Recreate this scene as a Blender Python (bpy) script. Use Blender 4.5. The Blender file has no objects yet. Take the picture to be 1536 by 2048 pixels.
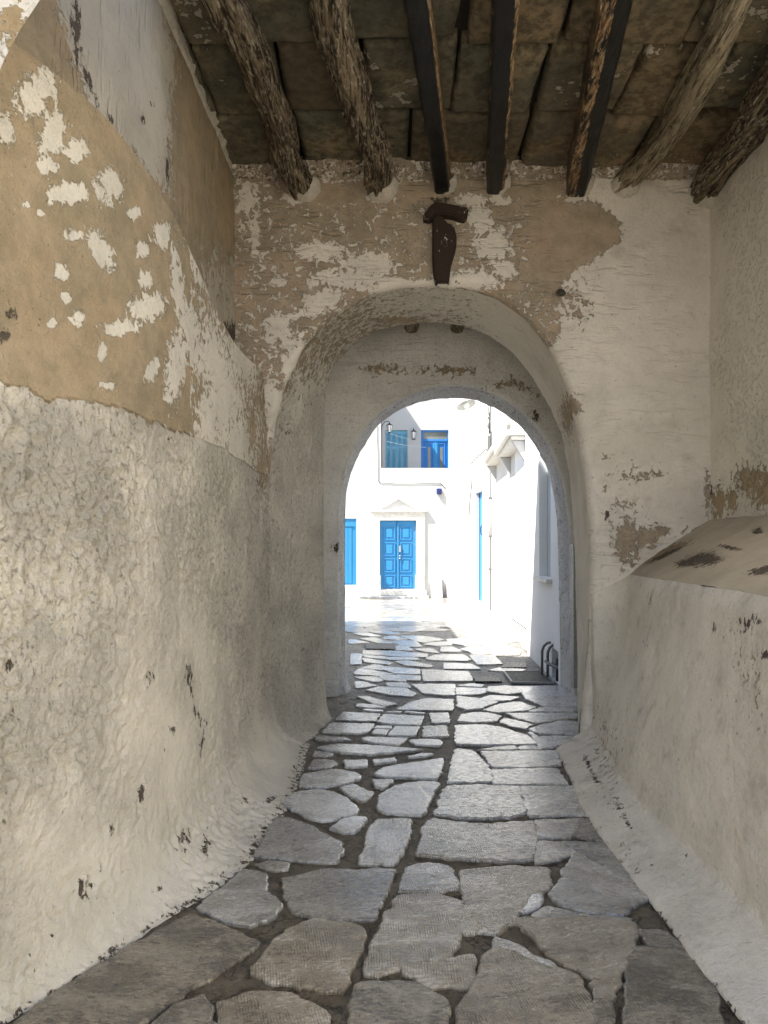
import bpy, bmesh, math, random
from mathutils import Vector, noise
R = math.radians
random.seed(7)
scn = bpy.context.scene
col = scn.collection

# ---------------------------------------------------------------- camera, sky, sun, exposure
F, CX, HY, EYE = 1450.0, 768.0, 1100.0, 1.5
cd = bpy.data.cameras.new('camera'); cam = bpy.data.objects.new('camera', cd); col.objects.link(cam)
cam.location = (0, 0, EYE); cam.rotation_euler = (R(90), 0, 0)
cd.sensor_fit = 'VERTICAL'; cd.sensor_height = 36; cd.lens = 36*F/2048; cd.shift_y = 76/2048
cd.clip_start = 0.02; cd.clip_end = 500
scn.camera = cam
SUN = Vector((-.67, -.28, 1)).normalized()
w = bpy.data.worlds.new('World'); scn.world = w; w.use_nodes = True
nt = w.node_tree; bg = nt.nodes['Background']
sky = nt.nodes.new('ShaderNodeTexSky'); sky.sky_type = 'NISHITA'; sky.sun_disc = False
sky.sun_elevation = math.asin(SUN.z); sky.sun_rotation = math.atan2(SUN.x, SUN.y)
nt.links.new(sky.outputs[0], bg.inputs[0]); bg.inputs[1].default_value = 0.09
sd = bpy.data.lights.new('sun', 'SUN'); sun = bpy.data.objects.new('sun', sd); col.objects.link(sun)
sd.energy = 5.0; sd.angle = R(.5); sd.color = (1, .95, .86)
sun.rotation_euler = SUN.to_track_quat('Z', 'Y').to_euler(); sun.location = (-8, -6, 14)
scn.view_settings.view_transform = 'Standard'; scn.view_settings.look = 'None'
scn.view_settings.exposure = 1.7; scn.view_settings.gamma = 1
scn.cycles.max_bounces = 12; scn.cycles.diffuse_bounces = 8; scn.cycles.glossy_bounces = 4
scn.cycles.use_denoising = True; scn.cycles.caustics_reflective = False
scn.cycles.sample_clamp_indirect = 6

# ---------------------------------------------------------------- helpers
def W(px, py, Y): return Vector(((px-CX)/F*Y, Y, EYE+(HY-py)/F*Y))
def G(px, py, z=0):
    Y = F*(EYE-z)/(py-HY); return Vector(((px-CX)/F*Y, Y, z))
def PX(p): return CX+F*p[0]/max(p[1], .3), HY-F*(p[2]-EYE)/max(p[1], .3)
def lerp(a, b, t): return a+(b-a)*t
def clamp(x, a=0., b=1.): return a if x < a else b if x > b else x
def ss(a, b, x):
    t = clamp((x-a)/(b-a)); return t*t*(3-2*t)
def tab(T, x):
    if x <= T[0][0]: return T[0][1]
    for (a, va), (b, vb) in zip(T, T[1:]):
        if x <= b: return va+(vb-va)*(x-a)/(b-a)
    return T[-1][1]
def tabs(T, x, w_=.34): return sum(tab(T, x+w_*d/4) for d in range(-4, 5))/9
def fbm(p, s, o=3, seed=0): return noise.fractal(Vector((p[0]*s+seed*7.3, p[1]*s-seed*3.1, p[2]*s+seed)), 1.0, 2.0, o)
def tagv(o, label=None, cat=None, group=None, kind=None):
    for k, v in (('label', label), ('category', cat), ('group', group), ('kind', kind)):
        if v: o[k] = v
    return o
def empty(name, loc=(0, 0, 0), **k):
    o = bpy.data.objects.new(name, None); col.objects.link(o); o.location = loc; o.empty_display_size = .1
    return tagv(o, **k)
ORG = {}
def obj(name, bm, mat, parent=None, smooth=False, **k):
    me = bpy.data.meshes.new(name)
    if smooth:
        for f in bm.faces: f.smooth = True
    if parent:      # parts are modelled in world metres and stored relative to their thing's base
        og = ORG.get(parent.name, parent.location if parent.type == 'EMPTY' else Vector())
        for v in bm.verts: v.co -= og
    bm.to_mesh(me); bm.free(); me.materials.append(mat)
    o = bpy.data.objects.new(name, me); col.objects.link(o)
    if parent: o.parent = parent; ORG[o.name] = og
    return tagv(o, **k)
def bx(bm, x0, x1, y0, y1, z0, z1, bev=0.0):
    vs = [bm.verts.new((x, y, z)) for x in (x0, x1) for y in (y0, y1) for z in (z0, z1)]
    q = [(0, 1, 3, 2), (4, 6, 7, 5), (0, 4, 5, 1), (2, 3, 7, 6), (0, 2, 6, 4), (1, 5, 7, 3)]
    fs = [bm.faces.new([vs[i] for i in f]) for f in q]
    if bev:
        bmesh.ops.bevel(bm, geom=list({e for f in fs for e in f.edges}), offset=bev, segments=2, affect='EDGES', profile=.5)
    return vs
def frame(bm, a, b, up=Vector((0, 0, 1))):
    d = (b-a).normalized(); s = d.cross(up)
    if s.length < 1e-4: s = d.cross(Vector((1, 0, 0)))
    s.normalize(); return d, s, s.cross(d)
def tube(bm, pts, r, n=8, cap=True, rf=None):
    pts = [Vector(p) for p in pts]; rings = []
    ref = None
    for i, p in enumerate(pts):
        d = (pts[min(i+1, len(pts)-1)]-pts[max(i-1, 0)]).normalized()
        if ref is None:
            ref = d.cross(Vector((0, 0, 1)))
            if ref.length < .05: ref = d.cross(Vector((1, 0, 0)))
        s = (ref-d*ref.dot(d)).normalized(); ref = s; u = s.cross(d)
        ring = []
        for k in range(n):
            a = 2*math.pi*k/n; rr = r(i, a) if callable(r) else r
            ring.append(bm.verts.new(p+(s*math.cos(a)+u*math.sin(a))*rr))
        rings.append(ring)
    for A, B in zip(rings, rings[1:]):
        for k in range(n): bm.faces.new((A[k], A[(k+1) % n], B[(k+1) % n], B[k]))
    if cap: bm.faces.new(rings[0][::-1]); bm.faces.new(rings[-1])
def lathe(bm, c, prof, n=20, axis=None):
    c = Vector(c); q = Vector((0, 0, 1)).rotation_difference(Vector(axis or (0, 0, 1)))
    rings = []
    for r, z in prof:
        rings.append([bm.verts.new(c+q @ Vector((r*math.cos(2*math.pi*k/n), r*math.sin(2*math.pi*k/n), z))) for k in range(n)])
    for A, B in zip(rings, rings[1:]):
        for k in range(n): bm.faces.new((A[k], A[(k+1) % n], B[(k+1) % n], B[k]))
    bm.faces.new(rings[0][::-1]); bm.faces.new(rings[-1])
def prism(bm, poly, dv, bev=0):
    """extrude polygon (list of Vectors) along vector dv"""
    A = [bm.verts.new(p) for p in poly]; B = [bm.verts.new(Vector(p)+dv) for p in poly]
    n = len(A); fs = [bm.faces.new(A[::-1]), bm.faces.new(B)]
    for i in range(n): fs.append(bm.faces.new((A[i], A[(i+1) % n], B[(i+1) % n], B[i])))
    bmesh.ops.recalc_face_normals(bm, faces=fs)
    if bev: bmesh.ops.bevel(bm, geom=list({e for f in fs for e in f.edges}), offset=bev, segments=2, affect='EDGES')
def grid(fn, nu, nv, maskfn=None, disp=None, flip=False):
    """grid surface fn(u,v); disp(p)->metres along the normal; maskfn(p,px,py)->(peel,dark,rough)"""
    P = [[fn(i/nu, j/nv) for j in range(nv+1)] for i in range(nu+1)]
    return grid_pts(P, maskfn, disp, flip)
def grid_pts(P, maskfn=None, disp=None, flip=False, bm=None):
    nu, nv = len(P)-1, len(P[0])-1
    bm = bm or bmesh.new(); L = bm.verts.layers.float_color.get('wear') or bm.verts.layers.float_color.new('wear')
    V = []
    for i in range(nu+1):
        row = []
        for j in range(nv+1):
            p = P[i][j]; cav = 0
            if disp:
                du = P[min(i+1, nu)][j]-P[max(i-1, 0)][j]; dv = P[i][min(j+1, nv)]-P[i][max(j-1, 0)]
                n = du.cross(dv)
                if n.length > 1e-9:
                    n.normalize(); dv_ = disp(p); cav = 0
                if isinstance(dv_, tuple): dv_, cav = dv_
                p = p+n*(dv_*(-1 if flip else 1))
            v = bm.verts.new(p)
            if maskfn:
                x, y = PX(p); m = maskfn(p, x, y); v[L] = (m[0], m[1], m[2], cav)
            else: v[L] = (0, 0, .5, 1)
            row.append(v)
        V.append(row)
    for i in range(nu):
        for j in range(nv):
            q = (V[i][j], V[i+1][j], V[i+1][j+1], V[i][j+1])
            bm.faces.new(q[::-1] if flip else q)
    return bm
def wallholes(bm, o, ux, L, z0, z1, holes, depth, th=.3):
    """wall in the vertical plane through o along unit ux; holes (a0,a1,z0,z1); inward normal n; reveals of given depth"""
    o = Vector(o); ux = Vector(ux).normalized(); n = Vector((-ux.y, ux.x, 0))
    A = sorted({0, L, *[h[0] for h in holes], *[h[1] for h in holes]})
    Z = sorted({z0, z1, *[h[2] for h in holes], *[h[3] for h in holes]})
    P = lambda a, z, d=0: o+ux*a+n*d+Vector((0, 0, z))
    def quad(*p): bm.faces.new([bm.verts.new(q) for q in p])
    for a, b in zip(A, A[1:]):
        for c, d in zip(Z, Z[1:]):
            m = ((a+b)/2, (c+d)/2)
            if any(h[0] < m[0] < h[1] and h[2] < m[1] < h[3] for h in holes): continue
            quad(P(a, c), P(b, c), P(b, d), P(a, d))
    for a, b, c, d in [h[:4] for h in holes]:
        quad(P(a, c), P(a, d), P(a, d, depth), P(a, c, depth)); quad(P(b, c), P(b, c, depth), P(b, d, depth), P(b, d))
        quad(P(a, d), P(b, d), P(b, d, depth), P(a, d, depth)); quad(P(a, c), P(a, c, depth), P(b, c, depth), P(b, c))
    for (a, b) in ((0, 0), (L, L)): quad(P(a, z0), P(a, z1), P(a, z1, th), P(a, z0, th))
    quad(P(0, z1), P(L, z1), P(L, z1, th), P(0, z1, th))
    quad(P(0, z0, th), P(0, z1, th), P(L, z1, th), P(L, z0, th))
    return P

# ---------------------------------------------------------------- node helpers and materials
class N:
    def __init__(s, name):
        s.m = bpy.data.materials.new(name); s.m.use_nodes = True; s.t = s.m.node_tree
        s.b = s.t.nodes['Principled BSDF']; s.geo = s.t.nodes.new('ShaderNodeNewGeometry').outputs['Position']
    def n(s, typ, **k):
        q = s.t.nodes.new(typ)
        for a, v in k.items(): setattr(q, a, v)
        return q
    def put(s, sock, v):
        if hasattr(v, 'is_output') or isinstance(v, bpy.types.NodeSocket): s.t.links.new(v, sock)
        elif v is not None:
            if isinstance(v, (tuple, list)) and len(v) == 3 and len(sock.default_value) == 4: v = (*v, 1)
            sock.default_value = v
    def vec(s, scale, src=None, rot=None):
        q = s.n('ShaderNodeMapping'); s.put(q.inputs[0], src or s.geo)
        q.inputs['Scale'].default_value = scale if isinstance(scale, tuple) else (scale,)*3
        if rot: q.inputs['Rotation'].default_value = rot
        return q.outputs[0]
    def noise(s, scale, detail=4, rough=.55, v=None, dist=0):
        q = s.n('ShaderNodeTexNoise'); s.put(q.inputs['Vector'], v or s.geo)
        q.inputs['Scale'].default_value = scale; q.inputs['Detail'].default_value = detail
        q.inputs['Roughness'].default_value = rough; q.inputs['Distortion'].default_value = dist
        return q.outputs[0]
    def voro(s, scale, v=None, feature='F1'):
        q = s.n('ShaderNodeTexVoronoi', feature=feature); s.put(q.inputs['Vector'], v or s.geo); q.inputs['Scale'].default_value = scale
        return q.outputs[0]
    def wave(s, scale, v=None, dist=2, detail=2, ds=1.5):
        q = s.n('ShaderNodeTexWave'); s.put(q.inputs['Vector'], v or s.geo); q.inputs['Scale'].default_value = scale
        q.inputs['Distortion'].default_value = dist; q.inputs['Detail'].default_value = detail; q.inputs['Detail Scale'].default_value = ds
        return q.outputs[1]
    def math(s, op, a, b=None, c=None, cl=False):
        q = s.n('ShaderNodeMath', operation=op, use_clamp=cl); s.put(q.inputs[0], a)
        if b is not None: s.put(q.inputs[1], b)
        if c is not None: s.put(q.inputs[2], c)
        return q.outputs[0]
    def rng(s, v, a, b, c=0., d=1., smooth=True):
        q = s.n('ShaderNodeMapRange', interpolation_type='SMOOTHSTEP' if smooth else 'LINEAR'); s.put(q.inputs[0], v)
        for i, x in enumerate((a, b, c, d)): s.put(q.inputs[i+1], x)
        return q.outputs[0]
    def mix(s, f, a, b, mode='MIX'):
        q = s.n('ShaderNodeMix', data_type='RGBA', blend_type=mode); s.put(q.inputs[0], f); s.put(q.inputs[6], a); s.put(q.inputs[7], b)
        return q.outputs[2]
    def attr(s, name):
        q = s.n('ShaderNodeAttribute', attribute_name=name); sp = s.n('ShaderNodeSeparateColor'); s.t.links.new(q.outputs['Color'], sp.inputs[0])
        return list(sp.outputs)+[q.outputs['Alpha']]
    def bump(s, h, strength=.5, dist=.01, nrm=None):
        q = s.n('ShaderNodeBump'); q.inputs['Strength'].default_value = strength; q.inputs['Distance'].default_value = dist
        s.put(q.inputs['Height'], h)
        if nrm is not None: s.put(q.inputs['Normal'], nrm)
        return q.outputs[0]
    def out(s, col=None, rough=None, nrm=None, metal=None, spec=None):
        if col is not None: s.put(s.b.inputs['Base Color'], col)
        if rough is not None: s.put(s.b.inputs['Roughness'], rough)
        if nrm is not None: s.put(s.b.inputs['Normal'], nrm)
        if metal is not None: s.put(s.b.inputs['Metallic'], metal)
        if spec is not None: s.put(s.b.inputs['Specular IOR Level'], spec)
        return s.m

def plaster(name, white=(.70, .65, .56), tan=(.42, .335, .225), lump=1.0, trowel=0.0, pit=.5, peelnoise=1.0, grime=.35, trowel_dir=(1, 1, 14), dn=2.6, bd=.024):
    k = N(name); a = k.attr('wear')
    n1 = k.noise(2.2, 5, .6); n2 = k.noise(9, 6, .65); msk = k.rng(k.noise(2.6, 3), .32, .6, .35, 1); n3 = k.math('ADD', k.math('MULTIPLY', k.math('MULTIPLY', k.noise(26, 7, .72), msk), 1.3), k.math('MULTIPLY', k.noise(70, 3, .6), .35)); n4 = k.noise(150, 2, .5)
    edge = k.noise(21, 9, .74, dist=.6)
    pm = k.math('ADD', a[0], k.math('MULTIPLY', k.math('SUBTRACT', edge, .5), 3.1*peelnoise))
    peel = k.rng(pm, .485, .515)
    dm = k.math('ADD', a[1], k.math('MULTIPLY', k.math('SUBTRACT', k.noise(30, 7, .75, k.vec((1, 1, .6))), .5), dn))
    dark = k.rng(dm, .48, .54)
    wcol = k.mix(k.rng(n1, .35, .7), white, tuple(c*.82 for c in white))
    wcol = k.mix(k.rng(k.noise(6, 8, .7), .5, .78, 0, grime), wcol, (.27, .22, .15))
    spots = k.rng(k.math('ADD', k.noise(62, 5, .75, k.vec((1, 1, .5))), k.math('MULTIPLY', k.math('SUBTRACT', a[2], .9), .16)), .575, .66, 0, 1)
    wcol = k.mix(k.math('MULTIPLY', k.rng(k.noise(44, 4, .7), .50, .36), k.math('MULTIPLY', a[2], .55*pit, None, True)), wcol, (.25, .215, .165))
    wcol = k.mix(k.math('MULTIPLY', spots, k.math('MULTIPLY', a[2], pit, None, True)), wcol, (.15, .13, .10))
    tcol = k.mix(k.rng(n2, .3, .7), tan, (tan[0]*.72, tan[1]*.74, tan[2]*.72))
    tcol = k.mix(k.rng(k.noise(3.1, 4, .6), .45, .7, 0, .75), tcol, (tan[0]*1.08, tan[1]*1.0, tan[2]*.95))
    tcol = k.mix(k.rng(k.noise(30, 5, .8), .63, .70, 0, .75), tcol, (.55, .48, .38))
    tcol = k.mix(k.rng(k.noise(95, 2, .5), .70, .74, 0, .9), tcol, (.08, .06, .04))
    wcol = k.mix(k.rng(a[3], .35, 1.1, 0, .5), wcol, (.28, .24, .175))  # crevice dirt and crevice shade both put into the colour
    tcol = k.mix(k.rng(k.noise(5, 7, .7), .5, .68, 0, .5), tcol, (tan[0]*.62, tan[1]*.66, tan[2]*.66))
    c = k.mix(peel, wcol, tcol)
    rim = k.math('MULTIPLY', k.rng(pm, .44, .485), k.rng(pm, .515, .485))
    c = k.mix(k.math('MULTIPLY', rim, .35), c, (.16, .12, .08))  # shade of the paint lip put into the colour along peel edges
    c = k.mix(dark, c, (.11, .09, .07))
    h = k.math('MULTIPLY', n2, .55); h = k.math('ADD', h, k.math('MULTIPLY', k.math('MULTIPLY', n3, a[2]), 1.0*lump))
    h = k.math('ADD', h, k.math('MULTIPLY', n4, .12))
    if trowel:
        tw = k.noise(3.2, 3, .6, k.vec(trowel_dir, rot=(0, R(4), 0)))
        h = k.math('ADD', h, k.math('MULTIPLY', k.math('MULTIPLY', k.rng(tw, .34, .5), k.rng(k.noise(1.4, 2), .35, .6)), trowel*.9))
    h = k.math('SUBTRACT', h, k.math('MULTIPLY', peel, .75)); h = k.math('SUBTRACT', h, k.math('MULTIPLY', dark, .4))
    h = k.math('SUBTRACT', h, k.math('MULTIPLY', k.math('MULTIPLY', spots, a[2]), .35*pit))
    return k.out(c, .92, k.bump(h, 1.0, bd), spec=.2)

M = {}
M['rough'] = plaster('rough_limewash', white=(.77, .72, .62), lump=1.3, pit=.5, grime=.10, bd=.024)
M['arch'] = plaster('trowelled_limewash', white=(.82, .765, .68), tan=(.45, .365, .275), lump=.5, trowel=.45, pit=.35, trowel_dir=(.9, .9, 4.2))
M['smooth'] = plaster('right_limewash', white=(.80, .755, .66), lump=.8, pit=.6, grime=.55)
M['upleft'] = plaster('cement_grey_limewash', white=(.52, .475, .40), tan=(.40, .32, .22), lump=.4, trowel=.35, pit=.2, trowel_dir=(1, 5, 1))
M['ledge'] = plaster('dusty_ledge_limewash', white=(.50, .44, .34), tan=(.30, .235, .155), lump=.4, pit=0, grime=.2, peelnoise=.5, dn=1.7)
M['grey'] = plaster('inner_limewash', white=(.82, .80, .76), lump=.6, trowel=.4, pit=.8, grime=.3, trowel_dir=(.9, .9, 5))
M['edge'] = plaster('weathered_limewash', white=(.74, .74, .74), lump=1.0, pit=1.0, grime=.25)

def white_wall(name, c=(.54, .54, .535), b=.25):
    k = N(name); n = k.noise(1.3, 5, .6); n2 = k.noise(14, 6, .65)
    cc = k.mix(k.rng(n, .4, .7, 0, .5), c, (c[0]*.93, c[1]*.93, c[2]*.9))
    cc = k.mix(k.rng(k.noise(5, 8, .75), .62, .74, 0, .35), cc, (.55, .52, .45))
    return k.out(cc, .9, k.bump(k.math('ADD', n2, n), b, .02), spec=.2)
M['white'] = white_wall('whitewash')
M['shade_white'] = white_wall('whitewash_weathered_shade', (.76, .77, .79), .4)  # copy of the whitewash for the shaded wall, bluish shade put into its colour
def simple(name, c, rough=.5, metal=0, nscale=20, var=.15, bump=.1, spec=.4):
    k = N(name); n = k.noise(nscale, 5, .65)
    cc = k.mix(k.rng(n, .35, .7), c, tuple(x*(1-var) for x in c))
    return k.out(cc, rough, k.bump(n, bump, .01), metal, spec)
def blue(name, c):
    k = N(name); n = k.noise(5, 5, .65, k.vec((3, 3, .5))); n2 = k.noise(60, 4, .7, k.vec((2, 2, .3)))
    cc = k.mix(k.rng(n, .4, .7), c, (c[0]*1.6+.01, c[1]*.95, c[2]*.88)); cc = k.mix(k.rng(n2, .66, .74, 0, .4), cc, (.35, .5, .6))
    return k.out(cc, .42, k.bump(n2, .15, .004))
M['blue'] = blue('blue_paint', (.02, .215, .48))
M['blue2'] = blue('deep_blue_paint', (.02, .19, .55))
M['blue3'] = blue('faded_blue_paint', (.14, .42, .60))
M['bounce_cream'] = white_wall('cream_light_bounce', (.88, .82, .70))  # warm cream for the added unseen masses that bounce light
M['marble'] = simple('marble', (.68, .66, .61), .5, 0, 8, .18, .15)
M['iron'] = simple('black_iron', (.02, .02, .024), .45, .3, 40, .2)
M['greymetal'] = simple('grey_painted_metal', (.36, .36, .34), .5, .0, 30, .2)
M['pipe'] = simple('grey_pipe', (.17, .17, .17), .5, 0, 30, .2)
M['cable'] = simple('grey_cable', (.07, .07, .07), .6, 0, 30, .2)
M['cream'] = simple('cream_plastic', (.72, .66, .40), .5, 0, 20, .1)
M['navy'] = simple('navy_plastic', (.02, .03, .14), .4, 0, 20, .1)
M['steel'] = simple('worn_steel', (.55, .54, .52), .35, .8, 30, .2)
M['panel'] = simple('pale_blue_panel', (.42, .50, .55), .6, 0, 2, .08, .05)
M['dark'] = simple('dark_void', (.03, .03, .03), .9, 0, 20, .3)
M['flake'] = simple('lime_render', (.62, .58, .50), .95, 0, 40, .2, .6, .1)
k = N('window_glass'); M['glass'] = k.out(k.mix(k.noise(6, 4), (.12, .13, .11), (.22, .23, .2)), .12, None, 0, .6)
k = N('lamp_glass'); M['milk'] = k.out((.75, .76, .75), .25)

k = N('gnarled_wood')
v = k.vec((9, .75, 9)); n = k.noise(2.6, 7, .6, v, 1.8); n2 = k.noise(9, 6, .7, k.vec((7, 1.2, 7)), .8); nb = k.noise(2.3, 3)
c = k.mix(k.rng(n, .42, .62), (.04, .028, .017), (.34, .265, .17)); c = k.mix(k.rng(n2, .50, .66), c, (.66, .58, .45))
c = k.mix(k.rng(nb, .55, .72, 0, .5), c, (.12, .08, .045))
M['wood'] = k.out(c, .8, k.bump(k.math('ADD', n, k.math('MULTIPLY', n2, .5)), 1.0, .045), spec=.25)
k = N('pale_gnarled_wood')
v = k.vec((9, .75, 9)); n = k.noise(2.6, 7, .6, v, 1.8); n2 = k.noise(9, 6, .7, k.vec((7, 1.2, 7)), .8)
c = k.mix(k.rng(n, .36, .58), (.08, .06, .035), (.40, .33, .22)); c = k.mix(k.rng(n2, .5, .7), c, (.66, .58, .43))
M['wood2'] = k.out(c, .8, k.bump(k.math('ADD', n, k.math('MULTIPLY', n2, .5)), 1.0, .04), spec=.25)
k = N('tarred_wood'); a = k.attr('wear')
n = k.noise(4, 7, .7, k.vec((9, 1.4, 9)), .8)
pm = k.math('ADD', a[0], k.math('MULTIPLY', k.math('SUBTRACT', n, .5), 2.2)); p = k.rng(pm, .5, .56)
raw = k.mix(k.rng(k.noise(8, 6, .7, k.vec((8, 1.5, 8))), .4, .62), (.14, .07, .03), (.42, .31, .18))
c = k.mix(p, (.006, .006, .006), raw)
c = k.mix(k.rng(k.noise(60, 3, .6), .73, .76), c, (.5, .46, .38))
M['tar'] = k.out(c, k.rng(p, 0, 1, .42, .85), k.bump(k.math('SUBTRACT', n, p), .6, .012), spec=.3)
k = N('dark_brown_paint'); n = k.noise(22, 6, .75, k.vec((1, 1, .45)))
c = k.mix(k.rng(n, .62, .64), (.036, .023, .015), (.58, .53, .45))
M['brown'] = k.out(c, .75, k.bump(k.noise(25, 4), .4, .008), spec=.3)

k = N('ceiling_stone'); a = k.attr('wear')
n = k.noise(3, 6, .6); n2 = k.noise(14, 7, .7)
c = k.mix(k.rng(n, .35, .65), (.17, .165, .12), (.32, .26, .165)); c = k.mix(k.math('MULTIPLY', a[0], .8), c, (.26, .16, .08))
c = k.mix(k.rng(n2, .4, .62, 0, .7), c, (.06, .05, .035)); c = k.mix(k.rng(k.noise(1.7, 3), .45, .6, 0, .5), c, (.10, .10, .08))
c = k.mix(k.rng(k.math('ADD', n2, k.math('MULTIPLY', a[1], .3)), .80, .84), c, (.5, .45, .36))
M['slab'] = k.out(c, .9, k.bump(k.math('ADD', n2, n), .7, .03), spec=.15)

# paving stones: wear = (lightness, warmth, chisel), uv = rotated coordinates
k = N('flagstone'); a = k.attr('wear'); uvn = k.n('ShaderNodeUVMap', uv_map='stone').outputs[0]
cl = k.noise(3.5, 7, .65, k.vec((1, 2.2, 1), uvn), .7); fine = k.noise(40, 5, .7, uvn); pit = k.noise(120, 3, .6, uvn)
lines = k.wave(31, k.vec((1, .2, 1), uvn, (0, 0, .1)), 3.6, 4, 4.0)
patch = k.rng(k.noise(6, 7, .72, uvn), .44, .60)
ridge = k.math('MULTIPLY', k.math('MULTIPLY', k.math('SUBTRACT', lines, .5), patch), a[2])
grit = k.noise(30, 9, .78, k.vec((1, 2.6, 1), uvn), .6)
t = k.math('ADD', k.math('MULTIPLY', k.rng(cl, .32, .68), .45), k.math('MULTIPLY', k.rng(grit, .34, .66), .55))
t = k.math('ADD', t, k.math('SUBTRACT', k.math('MULTIPLY', a[0], .75), .27)); t = k.math('ADD', t, k.math('MULTIPLY', ridge, .38))  # ridges lightened and grooves darkened: relief light and shade put into the colour
base = k.mix(k.rng(t, .05, .50), k.mix(a[1], (.105, .10, .095), (.085, .068, .042)), k.mix(a[1], (.36, .35, .33), (.31, .255, .175)))
base = k.mix(k.rng(t, .55, 1.0), base, k.mix(a[1], (.74, .73, .71), (.60, .55, .45)))
base = k.mix(k.rng(k.noise(2.4, 4, .6), .52, .66, 0, .5), base, (.13, .11, .08))
h = k.math('ADD', k.math('MULTIPLY', cl, 1.3), k.math('MULTIPLY', grit, 1.1)); h = k.math('ADD', h, k.math('MULTIPLY', ridge, .38))
M['stone'] = k.out(base, k.math('ADD', k.rng(fine, .3, .7, .10, .34), k.math('MULTIPLY', a[1], .12)), k.bump(h, .75, .012), spec=.7)
k.put(k.b.inputs['Coat Weight'], k.math('MULTIPLY', k.rng(k.noise(22, 6, .7, k.vec((1, 2, 1), uvn)), .40, .52, 0, 1), k.math('SUBTRACT', 1, k.math('MULTIPLY', a[1], .9), None, True))); k.b.inputs['Coat Roughness'].default_value = .16; k.b.inputs['Coat IOR'].default_value = 1.75
k.put(k.b.inputs['Coat Normal'], k.bump(fine, .35, .004))
k = N('joint_mortar'); n = k.noise(7, 7, .65); n2 = k.noise(60, 5, .7)
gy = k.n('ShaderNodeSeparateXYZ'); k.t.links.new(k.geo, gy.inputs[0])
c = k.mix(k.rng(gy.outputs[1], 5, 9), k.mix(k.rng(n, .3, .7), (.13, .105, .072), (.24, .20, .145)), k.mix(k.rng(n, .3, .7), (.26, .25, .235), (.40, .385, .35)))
c = k.mix(k.rng(n2, .62, .7, 0, .5), c, (.35, .32, .27)); cr0 = k.noise(4.5, 6, .7, dist=.5); crk = k.rng(k.math('ABSOLUTE', k.math('SUBTRACT', cr0, .5)), .0, .012, 1, 0)
c = k.mix(k.math('MULTIPLY', crk, .85), c, (.03, .025, .02)); c = k.mix(k.rng(k.noise(24, 7, .8), .45, .62, 0, .6), c, (.06, .05, .036))
M['mortar'] = k.out(c, .55, k.bump(k.math('SUBTRACT', k.math('ADD', n, n2), crk), 1.0, .025), spec=.35)
k = N('cast_iron_grate'); n = k.voro(38); c = k.mix(k.rng(n, .2, .5), (.30, .29, .26), (.035, .033, .028))
M['grate'] = k.out(c, .5, k.bump(n, -.8, .01), .3)
k = N('rusty_cover'); n = k.noise(25, 7, .75, k.vec((1, 2, 1))); c = k.mix(k.rng(n, .4, .65), (.03, .028, .024), (.16, .15, .11))
M['cover'] = k.out(c, .6, k.bump(n, .9, .02), .2)
k = N('pale_ground'); M['earth'] = k.out(k.mix(k.noise(2), (.50, .45, .37), (.60, .55, .46)), .95)

# ---------------------------------------------------------------- wear fields
def blob(x, y, B):
    m = 0.
    for b in B:
        cx, cy, rx, ry = b[:4]; an = b[4] if len(b) > 4 else 0; s = b[5] if len(b) > 5 else 1
        dx, dy = x-cx, y-cy
        if abs(dx)+abs(dy) > 3.2*(rx+ry): continue
        if an: ca, sa = math.cos(R(an)), math.sin(R(an)); dx, dy = dx*ca+dy*sa, -dx*sa+dy*ca
        d = (dx/rx)**2+(dy/ry)**2
        m = max(m, s*math.exp(-d*.7))
    return m
LEFT_WHITE = [(75, 185, 40, 60, 30), (105, 270, 28, 60, 10), (10, 255, 22, 35), (140, 388, 50, 26), (218, 372, 30, 42), (95, 330, 22, 18), (155, 300, 26, 26),
    (200, 500, 22, 55, -28), (145, 470, 22, 14), (122, 548, 16, 22), (130, 595, 13, 15), (155, 637, 18, 20), (105, 648, 13, 12), (240, 655, 50, 18, -10), (295, 615, 45, 32, -25),
    (270, 425, 16, 16), (290, 560, 14, 25, -15), (285, 500, 18, 18), (205, 705, 10, 25), (215, 770, 20, 10), (302, 745, 14, 30, 20), (355, 570, 16, 90, -6), (352, 730, 24, 95, 8),
    (325, 470, 22, 30), (380, 660, 20, 80, -15), (430, 720, 24, 70, -15), (450, 800, 30, 80), (490, 700, 30, 60), (415, 840, 16, 50), (480, 880, 26, 50), (55, 410, 10, 8), (80, 425, 10, 8), (395, 520, 14, 60, -25)]
LEFT_DARK = [(165, 1778, 20, 22), (410, 1690, 12, 30, 15), (365, 1680, 14, 22, 15), (300, 1358, 10, 16), (378, 1360, 10, 38, -10), (282, 1590, 8, 26, 5), (395, 1430, 6, 18, -20), (405, 1480, 5, 45, 12),
    (225, 1655, 8, 12), (318, 1778, 5, 6), (105, 1870, 5, 6), (20, 1330, 12, 22), (18, 1425, 10, 16), (60, 1910, 4, 9), (10, 670, 14, 20), (25, 625, 12, 14), (345, 1460, 8, 10), (200, 1740, 8, 10, 0, .8), (540, 1600, 14, 10), (490, 1600, 6, 14), (340, 870, 10, 16, 30, .7)]
def dado(x): return tab([(0, 762), (60, 778), (100, 806), (120, 793), (230, 812), (350, 862), (440, 892), (530, 952), (600, 985)], x)
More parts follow.
